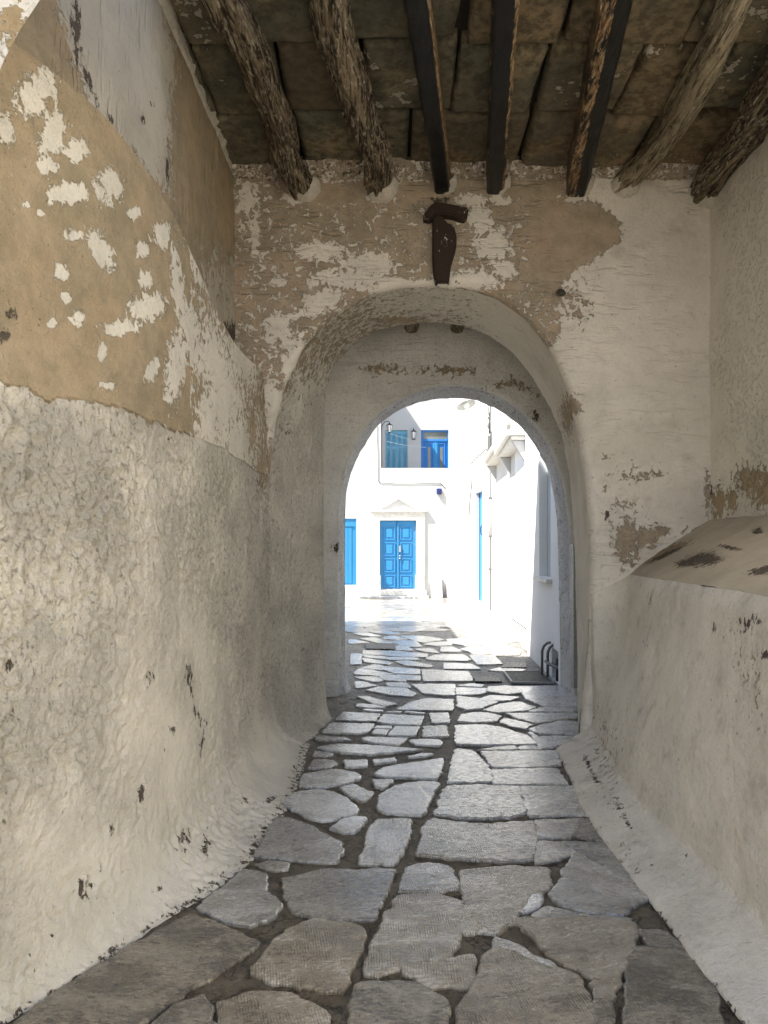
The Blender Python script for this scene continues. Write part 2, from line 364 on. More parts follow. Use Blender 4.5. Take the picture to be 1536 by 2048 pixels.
def m_left(p, x, y):
    e = 6*noise.noise(Vector((x*.05, y*.05, 0)))
    above = ss(12, -12, y-dado(x)+e)
    wht = blob(x, y, LEFT_WHITE)
    pl = above*(1.28-1.28*wht)
    if x > 380: pl = min(pl, above*(.62-.55*wht+.15*ss(600, 400, y)))
    pl = max(pl, .75*blob(x, y, [(525, 930, 14, 60), (505, 850, 12, 60)]))
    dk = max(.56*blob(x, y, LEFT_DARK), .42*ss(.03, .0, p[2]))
    rough = tab([(0, .95), (350, .95), (450, 1.05), (560, 1.2)], x)*(1-.75*blob(x, y, [(330, 1500, 120, 220), (250, 1750, 220, 160)]))
    if above > .5: rough = .35
    rough *= lerp(.35, 1, ss(.03, .45, p[2]))
    return pl, dk, rough
def m_upleft(p, x, y):
    pl = .9*ss(-30, 25, x-tab([(0, 325), (100, 352), (250, 345), (400, 340), (480, 355), (560, 400), (660, 470)], y))
    pl = max(pl, .9*ss(40, -10, x-tab([(0, 100), (200, 160), (400, 330), (600, 400)], y)))
    if y > 440: pl *= tab([(440, 1), (560, .35)], y)
    pl = max(pl, .9*blob(x, y, [(370, 500, 26, 120, -15)]))
    dk = .8*blob(x, y, [(180, 170, 6, 50, -20), (152, 60, 10, 80), (335, 340, 4, 28), (220, 235, 5, 14, -20), (286, 238, 4, 16, -10), (305, 210, 8, 4)])
    dk = max(dk, .8*blob(x, y, [(455, 665, 50, 20), (500, 680, 30, 10)]))
    return pl, dk, .3
ARCH_WHITE = [(495, 400, 22, 40), (640, 500, 60, 24), (740, 530, 60, 30), (700, 560, 90, 20), (960, 440, 26, 50, -20), (985, 490, 40, 40), (950, 560, 60, 24), (1010, 540, 24, 24), (945, 400, 40, 14), (555, 660, 30, 40), (585, 720, 22, 60), (640, 605, 60, 24, -30),
    (820, 575, 120, 20), (540, 800, 22, 60, 0, .7), (680, 355, 40, 12), (850, 352, 40, 12), (940, 345, 26, 14), (1070, 348, 40, 10), (510, 460, 10, 70), (590, 395, 30, 12), (765, 395, 26, 10), (1000, 400, 26, 10), (1150, 395, 30, 10), (560, 560, 26, 14, 0, .8), (900, 510, 12, 30, 0, .5)]
def m_arch(p, x, y):
    bd = tab([(330, 1140), (400, 1185), (440, 1235), (480, 1240), (520, 1180), (560, 1125), (620, 1110), (660, 1120), (720, 1090), (900, 1000)], y)
    t = ss(18, -12, x-bd)*(.98)*ss(760, 620, y+(0 if x > 600 else -100))
    t = t*(1-.95*blob(x, y, ARCH_WHITE))
    if x > 560 and y > 405: t = min(t, .66+.3*ss(1040, 1100, x)*ss(620, 560, y))
    if x < 560: t = max(min(t, .60), .85*blob(x, y, [(520, 860, 14, 110), (500, 690, 26, 14), (565, 690, 40, 14, -10, .8), (540, 930, 8, 50)]))
    t = max(t, .85*blob(x, y, [(1255, 1085, 26, 44), (1290, 1075, 26, 22), (1310, 1065, 20, 10), (1415, 990, 6, 40), (1140, 815, 18, 26, 20), (1105, 860, 10, 30, 0, .5), (1325, 1060, 20, 10)]))
    t = max(t, .5*blob(x, y, [(1270, 950, 40, 16), (1310, 945, 26, 10), (1210, 980, 8, 10), (1250, 1010, 30, 12), (1390, 1060, 30, 6), (1210, 915, 26, 6), (1150, 600, 40, 50)]))
    dk = .7*blob(x, y, [(1215, 1032, 6, 12), (1180, 980, 4, 4), (885, 400, 20, 8)])
    return t, dk, .4
def m_reveal(p, x, y):
    t = .50*ss(1060, 860, x)*ss(900, 700, y)*(1-.6*blob(x, y, [(850, 600, 80, 30), (980, 610, 50, 40)]))
    t = max(t, .8*blob(x, y, [(600, 690, 60, 20, -30), (570, 780, 14, 70), (1135, 830, 14, 40), (545, 900, 10, 60), (800, 640, 80, 8)]))
    if x < 640 and y > 780: t = min(t, .25)
    r = (1.0 if y > 780 and x < 680 else .95) if (x < 760) else tab([(760, .6), (1000, .3)], x)
    
    return t, 0, r
def d_rough(p):
    q = Vector((p[0]*17, p[1]*17, p[2]*17)); a = abs(noise.noise(q+Vector((0, 0, fbm(p, 5, 2))))); b = abs(noise.noise(q*2.1+Vector((5, 1, 2)))); lo = ss(-.3, .3, fbm(p, 1.6, 2, 9))*.55+.45
    return (.036*a+.014*b-.008)*lo, clamp(1.15-a*9)*lo*1.1+clamp(.8-b*8)*.3
def m_right(p, x, y):
    t = 0
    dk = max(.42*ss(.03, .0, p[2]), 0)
    dk = max(dk, .56*blob(x, y, [(1495, 1245, 34, 14, -15), (1480, 1262, 22, 10), (1532, 1310, 14, 12), (1428, 1255, 6, 12), (1300, 1205, 5, 14, 0, .8), (1290, 1290, 6, 12, 0, .7), (1373, 1710, 3, 7), (1175, 1525, 6, 22, -25), (1235, 1610, 10, 22, -20), (1190, 1555, 8, 20, -30), (1250, 1640, 6, 20, -35), (1300, 1735, 8, 14, 0, .6)]))
    t = .62*blob(x, y, [(1500, 1370, 30, 70), (1210, 1500, 30, 100), (1230, 1720, 60, 30, 30)])
    return t*.55, dk, .45
def m_ledge(p, x, y):
    t = .12+.6*blob(x, y, [(1330, 1105, 60, 10, -25)])
    dk = .75*blob(x, y, [(1410, 1118, 44, 18, -4), (1375, 1125, 30, 10, -10), (1530, 1140, 40, 10, -10), (1460, 1095, 30, 5, 12), (1515, 1062, 14, 8), (1330, 1110, 45, 5, -25)])
    return t, dk, .35
def m_upright(p, x, y):
    t = .95*blob(x, y, [(1438, 1005, 14, 30), (1465, 1000, 10, 26), (1500, 960, 30, 26), (1540, 975, 40, 36)])
    return t, .7*blob(x, y, [(1422, 985, 3, 20), (1418, 470, 3, 8)]), .25
def m_plain(p, x, y): return 0, 0, .5
def m_inner(p, x, y):
    t = .62*blob(x, y, [(1010, 770, 40, 9, -10), (1060, 780, 16, 10), (900, 740, 60, 10), (760, 740, 40, 12)])
    dk = .62*blob(x, y, [(675, 1095, 14, 10), (690, 1210, 5, 10), (1070, 830, 10, 12)])
    return t, dk, .55
def m_edge(p, x, y): return 0, .24, .9

# ---------------------------------------------------------------- ground, pavement
bm = bmesh.new()
for X0, X1, Y0, Y1 in ((-150, 150, -150, 200),): bx(bm, X0, X1, Y0, Y1, -.5, -.03)
obj('ground', bm, M['earth'], kind='structure')
def mort(p): return .005*fbm(p, 6, 3)-.008
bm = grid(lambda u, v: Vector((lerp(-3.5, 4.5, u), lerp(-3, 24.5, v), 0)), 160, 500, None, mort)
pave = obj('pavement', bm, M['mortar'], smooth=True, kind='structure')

def cr(x0, y0, s): return lambda L: [(x0+a/s, y0+b/s) for a, b in L]
c1, c2, c3, c4, c5, c6, c7, c8 = cr(0, 1640, 2), cr(700, 1640, 1.92), cr(480, 1480, 3.072), cr(820, 1480, 3.072), cr(560, 1350, 4.518), cr(860, 1350, 4.518), cr(680, 1190, 6.283), cr(880, 1190, 6.144)
ST = []   # (poly px, light, warm, chisel, angle)
def S(f, kind, L, ang=None):
    lt, wm, ch = {'w': (.85, .1, 0), 'g': (.18, .15, .15), 'b': (.36, .8, 1), 'd': (.02, .75, .25), 'c': (.62, .35, 1), 'm': (.50, .25, .3), 'l': (.72, .15, .7)}[kind]  # 'c' and 'l' kept lighter, putting floor sheen into the stone colour
    ST.append((f(L), lt, wm, ch, random.uniform(-.25, .25) if ang is None else ang))
S(c1, 'd', [(190,720),(500,525),(760,385),(900,435),(1030,495),(900,590),(740,690),(560,816),(480,900),(350,900)])
S(c1, 'd', [(70,816),(180,728),(265,816),(320,880),(20,860)])
S(c1, 'g', [(800,350),(980,205),(1055,215),(1065,300),(1110,330),(1100,385),(1000,420),(900,400)])
ST.append(([(567,1760),(650,1742),(788,1742),(770,1790),(745,1838),(640,1838),(590,1825),(575,1800)], .25, .5, .5, .1))
S(c1, 'b', [(1020,610),(1090,510),(1150,450),(1260,410),(1400,420),(1450,440),(1440,500),(1390,600),(1360,680),(1200,660),(1100,640)], .2)
S(c1, 'b', [(890,740),(1000,700),(1130,700),(1270,760),(1300,790),(1270,880),(890,890)], .3)
S(c1, 'd', [(610,830),(700,760),(810,710),(840,770),(850,880),(600,900)])
S(c2, 'b', [(190,300),(330,290),(420,320),(415,430),(385,520),(250,550),(110,590),(65,585),(100,480),(140,380)], .05)
S(c2, 'c', [(200,270),(225,190),(300,170),(385,190),(410,265),(300,270)], .2)
S(c2, 'b', [(430,200),(600,185),(750,190),(765,250),(740,275),(690,290),(640,370),(560,430),(430,430),(450,340)], .25)
S(c2, 'w', [(650,355),(700,290),(735,290),(735,320),(690,345)])
S(c2, 'b', [(210,580),(330,545),(470,525),(470,600),(440,640),(300,630)], 0)
S(c2, 'd', [(20,640),(100,628),(240,632),(370,700),(350,860),(0,860),(15,700)])
S(c2, 'b', [(425,735),(480,660),(530,520),(570,500),(640,520),(780,570),(860,610),(900,670),(940,740),(930,860),(420,860)], .2)
S(c2, 'b', [(620,385),(750,380),(1090,400),(1080,480),(1040,560),(1010,640),(900,580),(760,510),(700,430)], .35)
S(c2, 'm', [(870,130),(900,150),(1030,220),(1150,290),(1090,330),(990,300),(900,250),(815,215)])
S(c2, 'g', [(770,290),(820,225),(900,260),(1000,310),(1070,325),(1050,370),(870,345),(800,320)])
S(c2, 'd', [(1085,500),(1110,490),(1290,500),(1330,560),(1390,640),(1420,783),(1430,860),(1060,860),(1065,640)], .05)
S(c2, 'd', [(1120,430),(1180,430),(1220,440),(1270,490),(1150,480)])
S(c2, 'g', [(700,378),(760,340),(900,370),(1080,385),(1075,396),(760,380)])
S(c2, 'c', [(730,85),(800,92),(860,125),(790,150),(715,165)])
S(c2, 'g', [(815,88),(1010,95),(1070,170),(1120,258),(1000,195),(880,120)])
S(c2, 'd', [(940,625),(1010,650),(980,860),(955,860),(950,740)])
S(c2, 'm', [(560,455),(640,490),(780,560),(770,570),(620,515),(550,500)])
S(c4, 'c', [(50,695),(80,640),(90,540),(150,490),(260,510),(500,530),(750,505),(770,600),(740,730),(560,745),(220,720)], .1)
S(c4, 'c', [(160,460),(200,340),(235,290),(420,285),(660,295),(690,400),(700,450),(600,475),(400,480)], .0)
S(c4, 'c', [(690,295),(850,290),(1010,290),(1060,400),(1080,460),(920,460),(740,470),(710,380)], .05)
S(c4, 'm', [(780,500),(1040,490),(1010,550),(980,600),(790,600)])
S(c4, 'd', [(1050,490),(1140,485),(1230,630),(1060,605),(1020,590)])
S(c4, 'm', [(510,190),(700,180),(900,182),(960,272),(720,275),(520,275)])
S(c4, 'l', [(450,78),(620,72),(900,72),(920,155),(700,172),(510,168),(480,120)])
S(c4, 'l', [(290,60),(380,70),(450,140),(490,185),(495,262),(380,266),(240,260),(260,160)])
S(c3, 'w', [(270,390),(340,330),(440,312),(560,320),(640,360),(715,420),(710,450),(600,480),(500,500),(430,480)])
S(c3, 'g', [(230,480),(300,490),(420,530),(520,590),(620,640),(620,690),(580,750),(430,750),(200,720),(100,710)], .8)
S(c3, 'w', [(560,545),(640,490),(710,478),(770,480),(740,530),(700,570),(640,565)])
S(c3, 'c', [(740,755),(790,650),(800,560),(850,495),(1040,492),(1030,600),(990,680),(930,760)], 1.5)
S(c3, 'l', [(860,440),(860,350),(960,290),(1100,262),(1210,270),(1160,370),(1110,465),(960,455)])
S(c3, 'w', [(830,210),(900,170),(1050,150),(1240,118),(1230,200),(1200,240),(1050,235),(900,230)])
S(c3, 'm', [(390,215),(480,200),(590,185),(720,210),(735,240),(640,270),(520,290),(370,285)])
S(c3, 'l', [(640,130),(775,128),(780,165),(650,172)])
S(c3, 'm', [(450,125),(575,130),(590,150),(560,172),(420,175)])
S(c3, 'm', [(460,70),(580,88),(530,108),(450,100)])
S(c3, 'm', [(480,48),(600,28),(800,35),(1130,62),(800,94),(640,82),(560,65)])
S(c3, 'l', [(820,125),(950,112),(960,135),(830,150)])
S(c3, 'w', [(1030,105),(1120,88),(1190,88),(1140,105),(1040,112)])
S(c3, 'l', [(630,300),(690,278),(800,325),(800,350),(750,380),(690,350)])
S(c3, 'l', [(820,250),(930,252),(880,300),(850,290)])
S(c3, 'm', [(110,770),(180,752),(290,768),(290,795),(160,792)])
S(c5, 'g', [(500,402),(580,340),(900,357),(860,426),(500,412)])
for L in ([(385,518),(470,437),(850,448),(800,516),(700,536),(420,520)], [(880,428),(930,360),(1300,377),(1260,456),(1000,447)], [(870,463),(1010,465),(1000,486),(850,483)],
          [(830,533),(850,496),(990,498),(950,546)], [(980,548),(1040,468),(1260,473),(1220,558)], [(740,590),(780,567),(1160,575),(1080,635),(850,620)], [(1170,600),(1200,587),(1440,590),(1465,620),(1430,645),(1230,635)],
          [(750,325),(770,312),(930,320),(920,336)], [(960,340),(1100,332),(1090,345)], [(1130,343),(1140,332),(1310,345),(1300,355)]): S(c5, 'w', L)
for L in ([(310,560),(400,558),(600,575),(640,596),(500,596),(330,590)], [(1350,350),(1520,345),(1530,438),(1380,438)], [(1300,470),(1500,462),(1520,560),(1290,568)], [(680,265),(850,272),(960,300),(800,305),(690,290)],
          [(700,200),(780,195),(950,240),(1050,265),(960,287),(850,266)], [(790,140),(900,112),(1130,125),(1215,170),(1180,195),(1000,180)], [(1060,315),(1200,240),(1330,215),(1563,225),(1563,325),(1200,322)],
          [(1210,90),(1320,92),(1420,180),(1310,168)], [(1335,87),(1570,90),(1560,183),(1450,183)], [(960,75),(1130,75),(1165,118),(990,103)], [(680,20),(870,22),(925,53),(860,63),(790,50)], [(900,15),(1050,8),(1130,62),(960,48)], [(690,60),(760,70),(860,100),(700,120)]): S(c5, 'm', L)
for i, L in enumerate(([(245,120),(500,125),(480,168),(380,182),(250,178)], [(260,100),(380,84),(470,95),(460,110)], [(250,197),(400,212),(610,247),(450,306),(330,314),(260,290)], [(430,228),(560,190),(800,205),(720,232),(560,237)],
          [(490,322),(640,268),(800,248),(955,297),(860,326),(600,340)], [(260,423),(290,362),(420,342),(540,352),(635,377),(590,422),(400,432)], [(240,460),(500,457),(640,482),(870,552),(950,628),(600,632),(240,628)],
          [(645,430),(675,398),(925,455),(850,486),(740,468)], [(700,352),(1340,350),(1340,382),(1180,400),(970,440),(800,398)], [(1000,302),(1340,287),(1340,333),(900,336)], [(900,498),(1000,462),(1180,424),(1340,430),(1340,542),(1000,532)],
          [(1010,563),(1340,562),(1340,640),(1195,638)], [(430,683),(640,657),(755,652),(790,678)], [(800,652),(940,648),(1000,676),(820,677)], [(540,112),(700,102),(825,160),(700,177),(520,150)], [(720,110),(1150,102),(1340,182),(1340,278),(1050,288),(880,220),(850,170)], [(905,524),(1010,583),(1175,640),(1000,666),(960,600)])):
    S(c6, 'w' if i in (1, 3) else 'l', L)
for L in ([(300,700),(700,710),(1080,740),(1080,788),(800,780),(300,748)], [(150,742),(265,747),(250,872),(150,878)], [(290,757),(590,782),(590,812),(330,785)], [(290,795),(640,853),(600,878),(330,848)],
          [(610,785),(960,797),(1010,813),(630,818)], [(185,985),(250,935),(400,950),(650,1000),(500,1022),(230,1002)], [(550,905),(980,940),(990,998),(700,987),(560,938)], [(720,1010),(990,1022),(990,1078),(820,1073)],
          [(1043,943),(1596,968),(1659,1080),(1068,1085)], [(700,642),(830,652),(895,703),(710,693)], [(950,682),(1150,672),(1230,732),(1080,718)], [(650,590),(760,572),(930,582),(1005,653),(850,653)], [(1070,625),(1150,602),(1370,592),(1380,633),(1200,638)],
          [(1080,805),(1200,757),(1508,767),(1600,800),(1600,832),(1200,823)], [(180,490),(330,477),(510,523),(400,523)], [(550,550),(640,517),(820,553),(700,560)], [(780,517),(1050,522),(1285,560),(1040,598)], [(270,552),(420,537),(640,608),(500,603)],
          [(140,562),(345,600),(140,613)], [(330,462),(500,442),(740,480),(860,482),(600,493)], [(900,440),(1010,417),(1165,440),(1000,456)], [(910,350),(1100,347),(1285,400),(1150,418)], [(700,840),(850,827),(1140,890),(1100,912),(850,888)],
          [(250,930),(445,872),(360,933)], [(390,935),(470,883),(520,893),(520,948)]): S(c7, random.choice('mmmg'), L)
for L in ([(600,652),(650,632),(830,622),(980,690),(960,738),(700,748)], [(250,667),(400,642),(565,632),(615,728),(470,728)], [(370,747),(650,747),(755,850),(480,858)], [(20,732),(280,737),(375,803),(20,798)], [(100,547),(380,542),(495,610),(300,618),(130,590)],
          [(420,552),(640,547),(690,575),(500,578)], [(530,582),(820,600),(570,618)], [(610,930),(720,902),(1050,917),(980,948),(820,943)], [(60,842),(380,852),(485,913),(60,912)], [(140,640),(20,640),(20,700),(200,700),(260,690)]): S(c8, random.choice('mmmg'), L)
world_polys = [([G(x, y) for x, y in L], a, b, c, d) for L, a, b, c, d in ST]
def clip(poly, p, n):     # keep side where (q-p).n < 0
    out = []
    for i in range(len(poly)):
        a, b = poly[i-1], poly[i]; da, db = (a-p).dot(n), (b-p).dot(n)
        if (da < 0) != (db < 0): out.append(a+(b-a)*(da/(da-db)))
        if db < 0: out.append(b)
    return out
def voronoi(x0, x1, y0, y1, sx, sy, seed):
    rnd = random.Random(seed); pts = []
    nx, ny = max(1, int((x1-x0)/sx)), max(1, int((y1-y0)/sy))
    for i in range(-1, nx+1):
        for j in range(-1, ny+1): pts.append(Vector((x0+(i+.5+rnd.uniform(-.42, .42)+.5*(j % 2))*sx, y0+(j+.5+rnd.uniform(-.4, .4))*sy, 0)))
    for p in pts:
        if not (x0 <= p.x <= x1 and y0 <= p.y <= y1): continue
        poly = [p+Vector((a*sx*2, b*sy*2, 0)) for a, b in ((-1, -1), (1, -1), (1, 1), (-1, 1))]
        for q in pts:
            if q is not p and abs(q.x-p.x) < 3*sx and abs(q.y-p.y) < 3*sy and poly: poly = clip(poly, (p+q)/2, q-p)
        c = sum(poly, Vector())/len(poly); g = .022
        poly = [c+(v-c)*max(.6, 1-g/max(.05, (v-c).length)) for v in poly]
        k = rnd.choice(((.3, .3, .2), (.15, .4, .2), (.5, .35, .3), (.35, .6, .2)))
        yield poly, *k, rnd.uniform(-.3, .3)
world_polys += list(voronoi(-3.3, 4.2, -2.6, 1.95, .62, .5, 3))
world_polys += list(voronoi(-1.6, 1.35, 13.35, 15.3, .75, .42, 4))
world_polys += list(voronoi(-2.6, 3.2, 15.3, 22.8, .8, .5, 5))
world_polys += list(voronoi(1.4, 2.5, 11.7, 15.3, .6, .45, 6))
def stones(polys):
    bm = bmesh.new(); L = bm.loops.layers.float_color.new('wear'); U = bm.loops.layers.uv.new('stone')
    for idx, (poly, lt, wm, ch, an) in enumerate(polys):
        c = sum(poly, Vector())/len(poly)
        dense = []
        step = .022 if c.y < 9 else .06
        for i in range(len(poly)):
            a, b = poly[i], poly[(i+1) % len(poly)]; n = max(1, int((b-a).length/step))
            dense += [a+(b-a)*(j/n) for j in range(n)]
        m = len(dense); dense = [(dense[i-1]+dense[i]*14+dense[(i+1) % m])/16 for i in range(m)]
        amp = .016 if c.y < 9 else .01
        rings = []
        gr = (.021 if ch > .6 else .017) if c.y < 5 else ((.021 if c.x > .55 else .010) if c.y < 7.4 else (.026 if c.y < 11 else (.045 if c.y < 13.3 else .006)))
        for inset, z in ((-gr, -.04), (-gr, .000), (.003-gr, .006), (.010-gr, .009)):
            r = []
            for i, q in enumerate(dense):
                t = (dense[(i+1) % m]-dense[i-1]); nrm = Vector((t.y, -t.x, 0)); nrm = nrm.normalized() if nrm.length > 1e-6 else Vector()
                if nrm.dot(q-c) < 0: nrm = -nrm
                k = amp*(fbm((q.x, q.y, idx), 17, 4)-.1)
                r.append(bm.verts.new(Vector((q.x, q.y, z+.003*fbm((q.x, q.y, idx), 4, 2)))+nrm*(k-inset)))
            rings.append(r)
        fs = []
        for A, B in zip(rings, rings[1:]):
            for k2 in range(m): fs.append(bm.faces.new((A[k2], A[(k2+1) % m], B[(k2+1) % m], B[k2])))
        fs.append(bm.faces.new(rings[-1]))
        if fs[-1].normal.z == 0: fs[-1].normal_update()
        if fs[-1].normal.z < 0:
            for f in fs: f.normal_flip()
        lt2 = clamp(lt+random.uniform(-.2, .2)); wm = clamp(wm+random.uniform(-.2, .2)); ca, sa = math.cos(an), math.sin(an); ox = idx*3.7
        for f in fs:
            for l in f.loops:
                l[L] = (lt2, wm, ch, 1); x, y = l.vert.co.x, l.vert.co.y; l[U].uv = (x*ca+y*sa+ox, -x*sa+y*ca+idx*1.3)
    return bm
obj('flagstones', stones(world_polys), M['stone'], pave, label='irregular pale marble flagstones, some chiselled, some worn smooth')

# ---------------------------------------------------------------- passage walls
XL = [(1.9, -1.36), (2.3, -1.27), (2.7, -1.10), (3.26, -.98), (4.1, -.93), (5.0, -.90), (5.6, -.88)]
FL = [(2.0, .02), (2.3, .05), (2.75, .12), (3.0, .20), (3.4, .32), (4.0, .37), (4.73, .37), (5.6, .30)]
ZT = [(2.0, 3.15), (2.3, 3.2), (2.76, 3.27), (3.47, 3.15), (4.3, 2.85), (4.9, 2.8), (5.6, 2.9)]
def left_fn(u, v):
    Y = lerp(1.9, 5.62, u); z = tabs(ZT, Y)*v**1.15
    x = tabs(XL, Y)+tabs(FL, Y)*(.68*math.exp(-z/.07)+.32*math.exp(-z/.26))+.035*math.exp(-z/.05)*fbm((0, Y, 0), 2.2, 4)-.05*max(0, z-2.0)
    return Vector((x, Y, z))
def d_left(p):
    lump = .006*fbm(p, 2.6, 3)
    low = ss(2.1, 1.95, p[2]); d, c = d_rough(p)
    x, y = PX(p); sm = 1-.6*blob(x, y, [(330, 1500, 120, 220), (250, 1800, 260, 140)])
    return lump+(d*low*sm)+.0015*fbm(p, 30, 2)+.007*low, c*low*sm
lw = empty('passage_wall', (-1.1, 3.8, 0), label='lumpy whitewashed wall peeling to tan plaster, on the left of the dark passage', cat='wall')
obj('lower_face', grid(left_fn, 430, 330, m_left, d_left, flip=True), M['rough'], lw, smooth=True)
def upl(u, v):
    Y = lerp(2.16, 5.62, u); zb = tabs(ZT, Y)-.02
    x = tab([(2.2, -1.44), (2.8, -1.38), (3.4, -1.24), (3.8, -1.17), (5.6, -1.15)], Y)
    if v < .08: return Vector((lerp(tabs(XL, Y)-.06, x, v/.08), Y, zb+.01*v))
    return Vector((x, Y, lerp(zb, 4.60, (v-.08)/.92)))
obj('upper_face', grid(upl, 110, 90, m_upleft, lambda p: .012*fbm(p, 2, 3)+.003*fbm(p, 14, 2), flip=True), M['upleft'], lw, smooth=True)

XRb = [(1.9, 1.39), (2.62, 1.385), (4.03, 1.36), (5.0, 1.50), (5.62, 1.60)]
XRt = [(1.9, 1.42), (2.83, 1.5), (3.5, 1.6), (4.5, 1.72), (5.62, 1.84)]
ZR = 1.31
def right_fn(u, v):
    Y = lerp(1.9, 5.62, u); z = ZR*v**1.3
    x = lerp(tabs(XRb, Y), tabs(XRt, Y), ss(0, 1, z/ZR))
    f = tab([(1.9, .26), (3.0, .25), (4.0, .24), (5.0, .26), (5.45, .28), (5.62, .16)], Y)*(1-ss(0, .17, z))**1.5
    if z < .02: f += .0
    x -= f
    if Y > 5.28: r_ = .31; q_ = min(1, (Y-5.28)/r_); x -= min(r_*(1-math.sqrt(1-q_*q_)), max(0, x-1.60))*(1-ss(.86, 1, z/ZR))
    if v > .93: x += .05*((v-.93)/.07)**2
    return Vector((x, Y, z))
rw = empty('passage_wall', (1.9, 3.8, 0), label='smooth beige limewashed wall with a sloping ledge, on the right of the dark passage', cat='wall')
obj('lower_face', grid(right_fn, 300, 170, m_right, lambda p: .014*fbm(p, 1.8, 3)+.004*fbm(p, 7, 3, 4)+.0022*fbm(p, 22, 3)), M['smooth'], rw, smooth=True)
def ledge_fn(u, v):
    Y = lerp(1.9, 5.62, u); a = Vector((tabs(XRt, Y)+.05, Y, ZR)); b = Vector((2.51, Y, 1.71)); p = a.lerp(b, v)
    p.z += .03*math.sin(math.pi*v)*.8+(.02*ss(.8, 1, v)); return p
obj('ledge', grid(ledge_fn, 120, 40, m_ledge, lambda p: .018*fbm(p, 2.6, 3)+.003*fbm(p, 14, 2)), M['ledge'], rw, smooth=True)
def upr(u, v):
    Y = lerp(1.9, 5.62, u); z = lerp(1.70, 4.60, v); x = 2.51
    return Vector((x, Y, z))
obj('upper_face', grid(upr, 110, 90, m_upright, lambda p: .012*fbm(p, 1.5, 3)+.002*fbm(p, 12, 2)), plaster('upright_limewash', white=(.80, .76, .67), lump=.3, trowel=.4, pit=.1, grime=.15, trowel_dir=(1, 9, 9)), rw, smooth=True)
# strip of plaster between wall head and slabs on the right
bm = bmesh.new(); bx(bm, 2.49, 2.9, 3.3, 5.6, 4.2, 4.46, .02)
obj('wall_head', bm, M['flake'], rw)

# ---------------------------------------------------------------- walls with arched openings
def resample(P, n, pw=1):
    L = [0]
    for a, b in zip(P, P[1:]): L.append(L[-1]+(b-a).length)
    out = []; j = 0
    for i in range(n+1):
        s = L[-1]*i/n
        while j < len(P)-2 and L[j+1] < s: j += 1
        out.append(P[j].lerp(P[j+1], clamp((s-L[j])/(L[j+1]-L[j]))))
    for _ in range(3): out = [out[0]]+[(out[i-1]+out[i]*2+out[i+1])/4 for i in range(1, n)]+[out[-1]]
    return out
def dreveal(p):
    d, c = d_rough(p); k_ = 1 if (p[0] < .2 and p[2] < 2.6) or p[1] > 7 else .35
    return .010*fbm(p, 2.2, 3)+d*k_*.8, c*k_*(.8 if p[1] < 7 else .5)
def arch_wall(root, near, far, Yn, Yf, x0, x1, zt, mface, mrev, dface, mat_f, mat_r, n=150, nr=60, nd=30, rnd=.06, backcol=None, flare=0, pw=1.6, backn=12):
    A = resample([W(x, y, Yn) for x, y in near], n); B = resample([W(x, y, Yf) for x, y in far], n)
    for Q in (A, B): Q[0].z = -.01; Q[-1].z = -.01
    c = Vector(((A[0].x+A[-1].x)/2, 0, 0))
    def outer(p, Y):
        t = A.index(p) if p in A else B.index(p)
        # boundary point: walk proportionally round the rectangle
        if p.z < 1.9:
            side = x0 if p.x < c.x else x1; return Vector((side, Y, p.z*zt/1.9*.62))
        a = math.atan2(p.z-1.9+.0001, p.x-c.x); zc = .62*zt
        dx, dz = math.cos(a), math.sin(a); sx = ((x1 if dx > 0 else x0)-c.x)/dx if abs(dx) > 1e-6 else 1e9; sz = (zt-zc)/max(dz, 1e-6)
        s = min(abs(sx), sz); return Vector((c.x+dx*s, Y, zc+dz*s))
    rows = []
    for i, p in enumerate(A):
        o = outer(p, Yn); row = []
        dirn = (o-p); 
        for j in range(nr+1):
            t = (j/nr)**pw; q = p.lerp(o, t)
            dd = (q-p).length
            if dd < rnd: q.y = Yn+rnd*(1-math.sqrt(max(0, 1-(1-dd/rnd)**2)))
            row.append(q)
        rows.append(row)
    obj('face', grid_pts(rows, mface, dface, flip=True), mat_f, root, smooth=True)
    rows = []
    for i in range(n+1):
        a = A[i].copy(); a.y = Yn+rnd; row = []
        for j in range(nd+1):
            q = a.lerp(B[i], j/nd)
            if flare and q.z < .5:
                if flare > .09: q.x += (1 if i < n/2 else 0)*lerp(.31, .07, j/nd)*(.68*math.exp(-q.z/.07)+.32*math.exp(-q.z/.26))
                else: q.x += (1 if i < n/2 else 0)*flare*math.exp(-q.z/.12)*ss(0, .3, j/nd)
            row.append(q)
        rows.append(row)
    obj('reveal', grid_pts(rows, mrev, dreveal), mat_r, root, smooth=True)
    rows = []
    for i, p in enumerate(B):
        o = outer(p, Yf); rows.append([p.lerp(o, j/backn) for j in range(backn+1)])
    obj('back_face', grid_pts(rows), backcol or mat_f, root, smooth=True)
near1 = [(525, 1495), (527, 1300), (530, 1100), (536, 950), (548, 840), (570, 760), (605, 690), (660, 630), (730, 590), (800, 572), (870, 567), (940, 573), (1000, 592), (1055, 632), (1100, 690), (1135, 765), (1160, 860), (1178, 980), (1186, 1100), (1180, 1300), (1160, 1495)]
far1 = [(648, 1446), (648, 1300), (647, 1100), (647, 900), (650, 790), (665, 735), (700, 695), (750, 662), (800, 649), (860, 644), (920, 650), (975, 668), (1025, 705), (1065, 755), (1100, 815), (1125, 880), (1140, 960), (1150, 1100), (1154, 1250), (1156, 1446)]
a1 = empty('arch_wall', (.4, 5.8, 0), label='tan and white peeling wall with a tall round arch, directly under the wooden beams', cat='arch')
arch_wall(a1, near1, far1, 5.58, 6.5, -1.6, 3.0, 4.75, m_arch, m_reveal, lambda p: .012*fbm(p, 1.7, 3)+.002*fbm(p, 14, 2), M['arch'], M['rough'], n=330, nr=95, nd=80, rnd=.07, backcol=M['grey'], flare=.10)
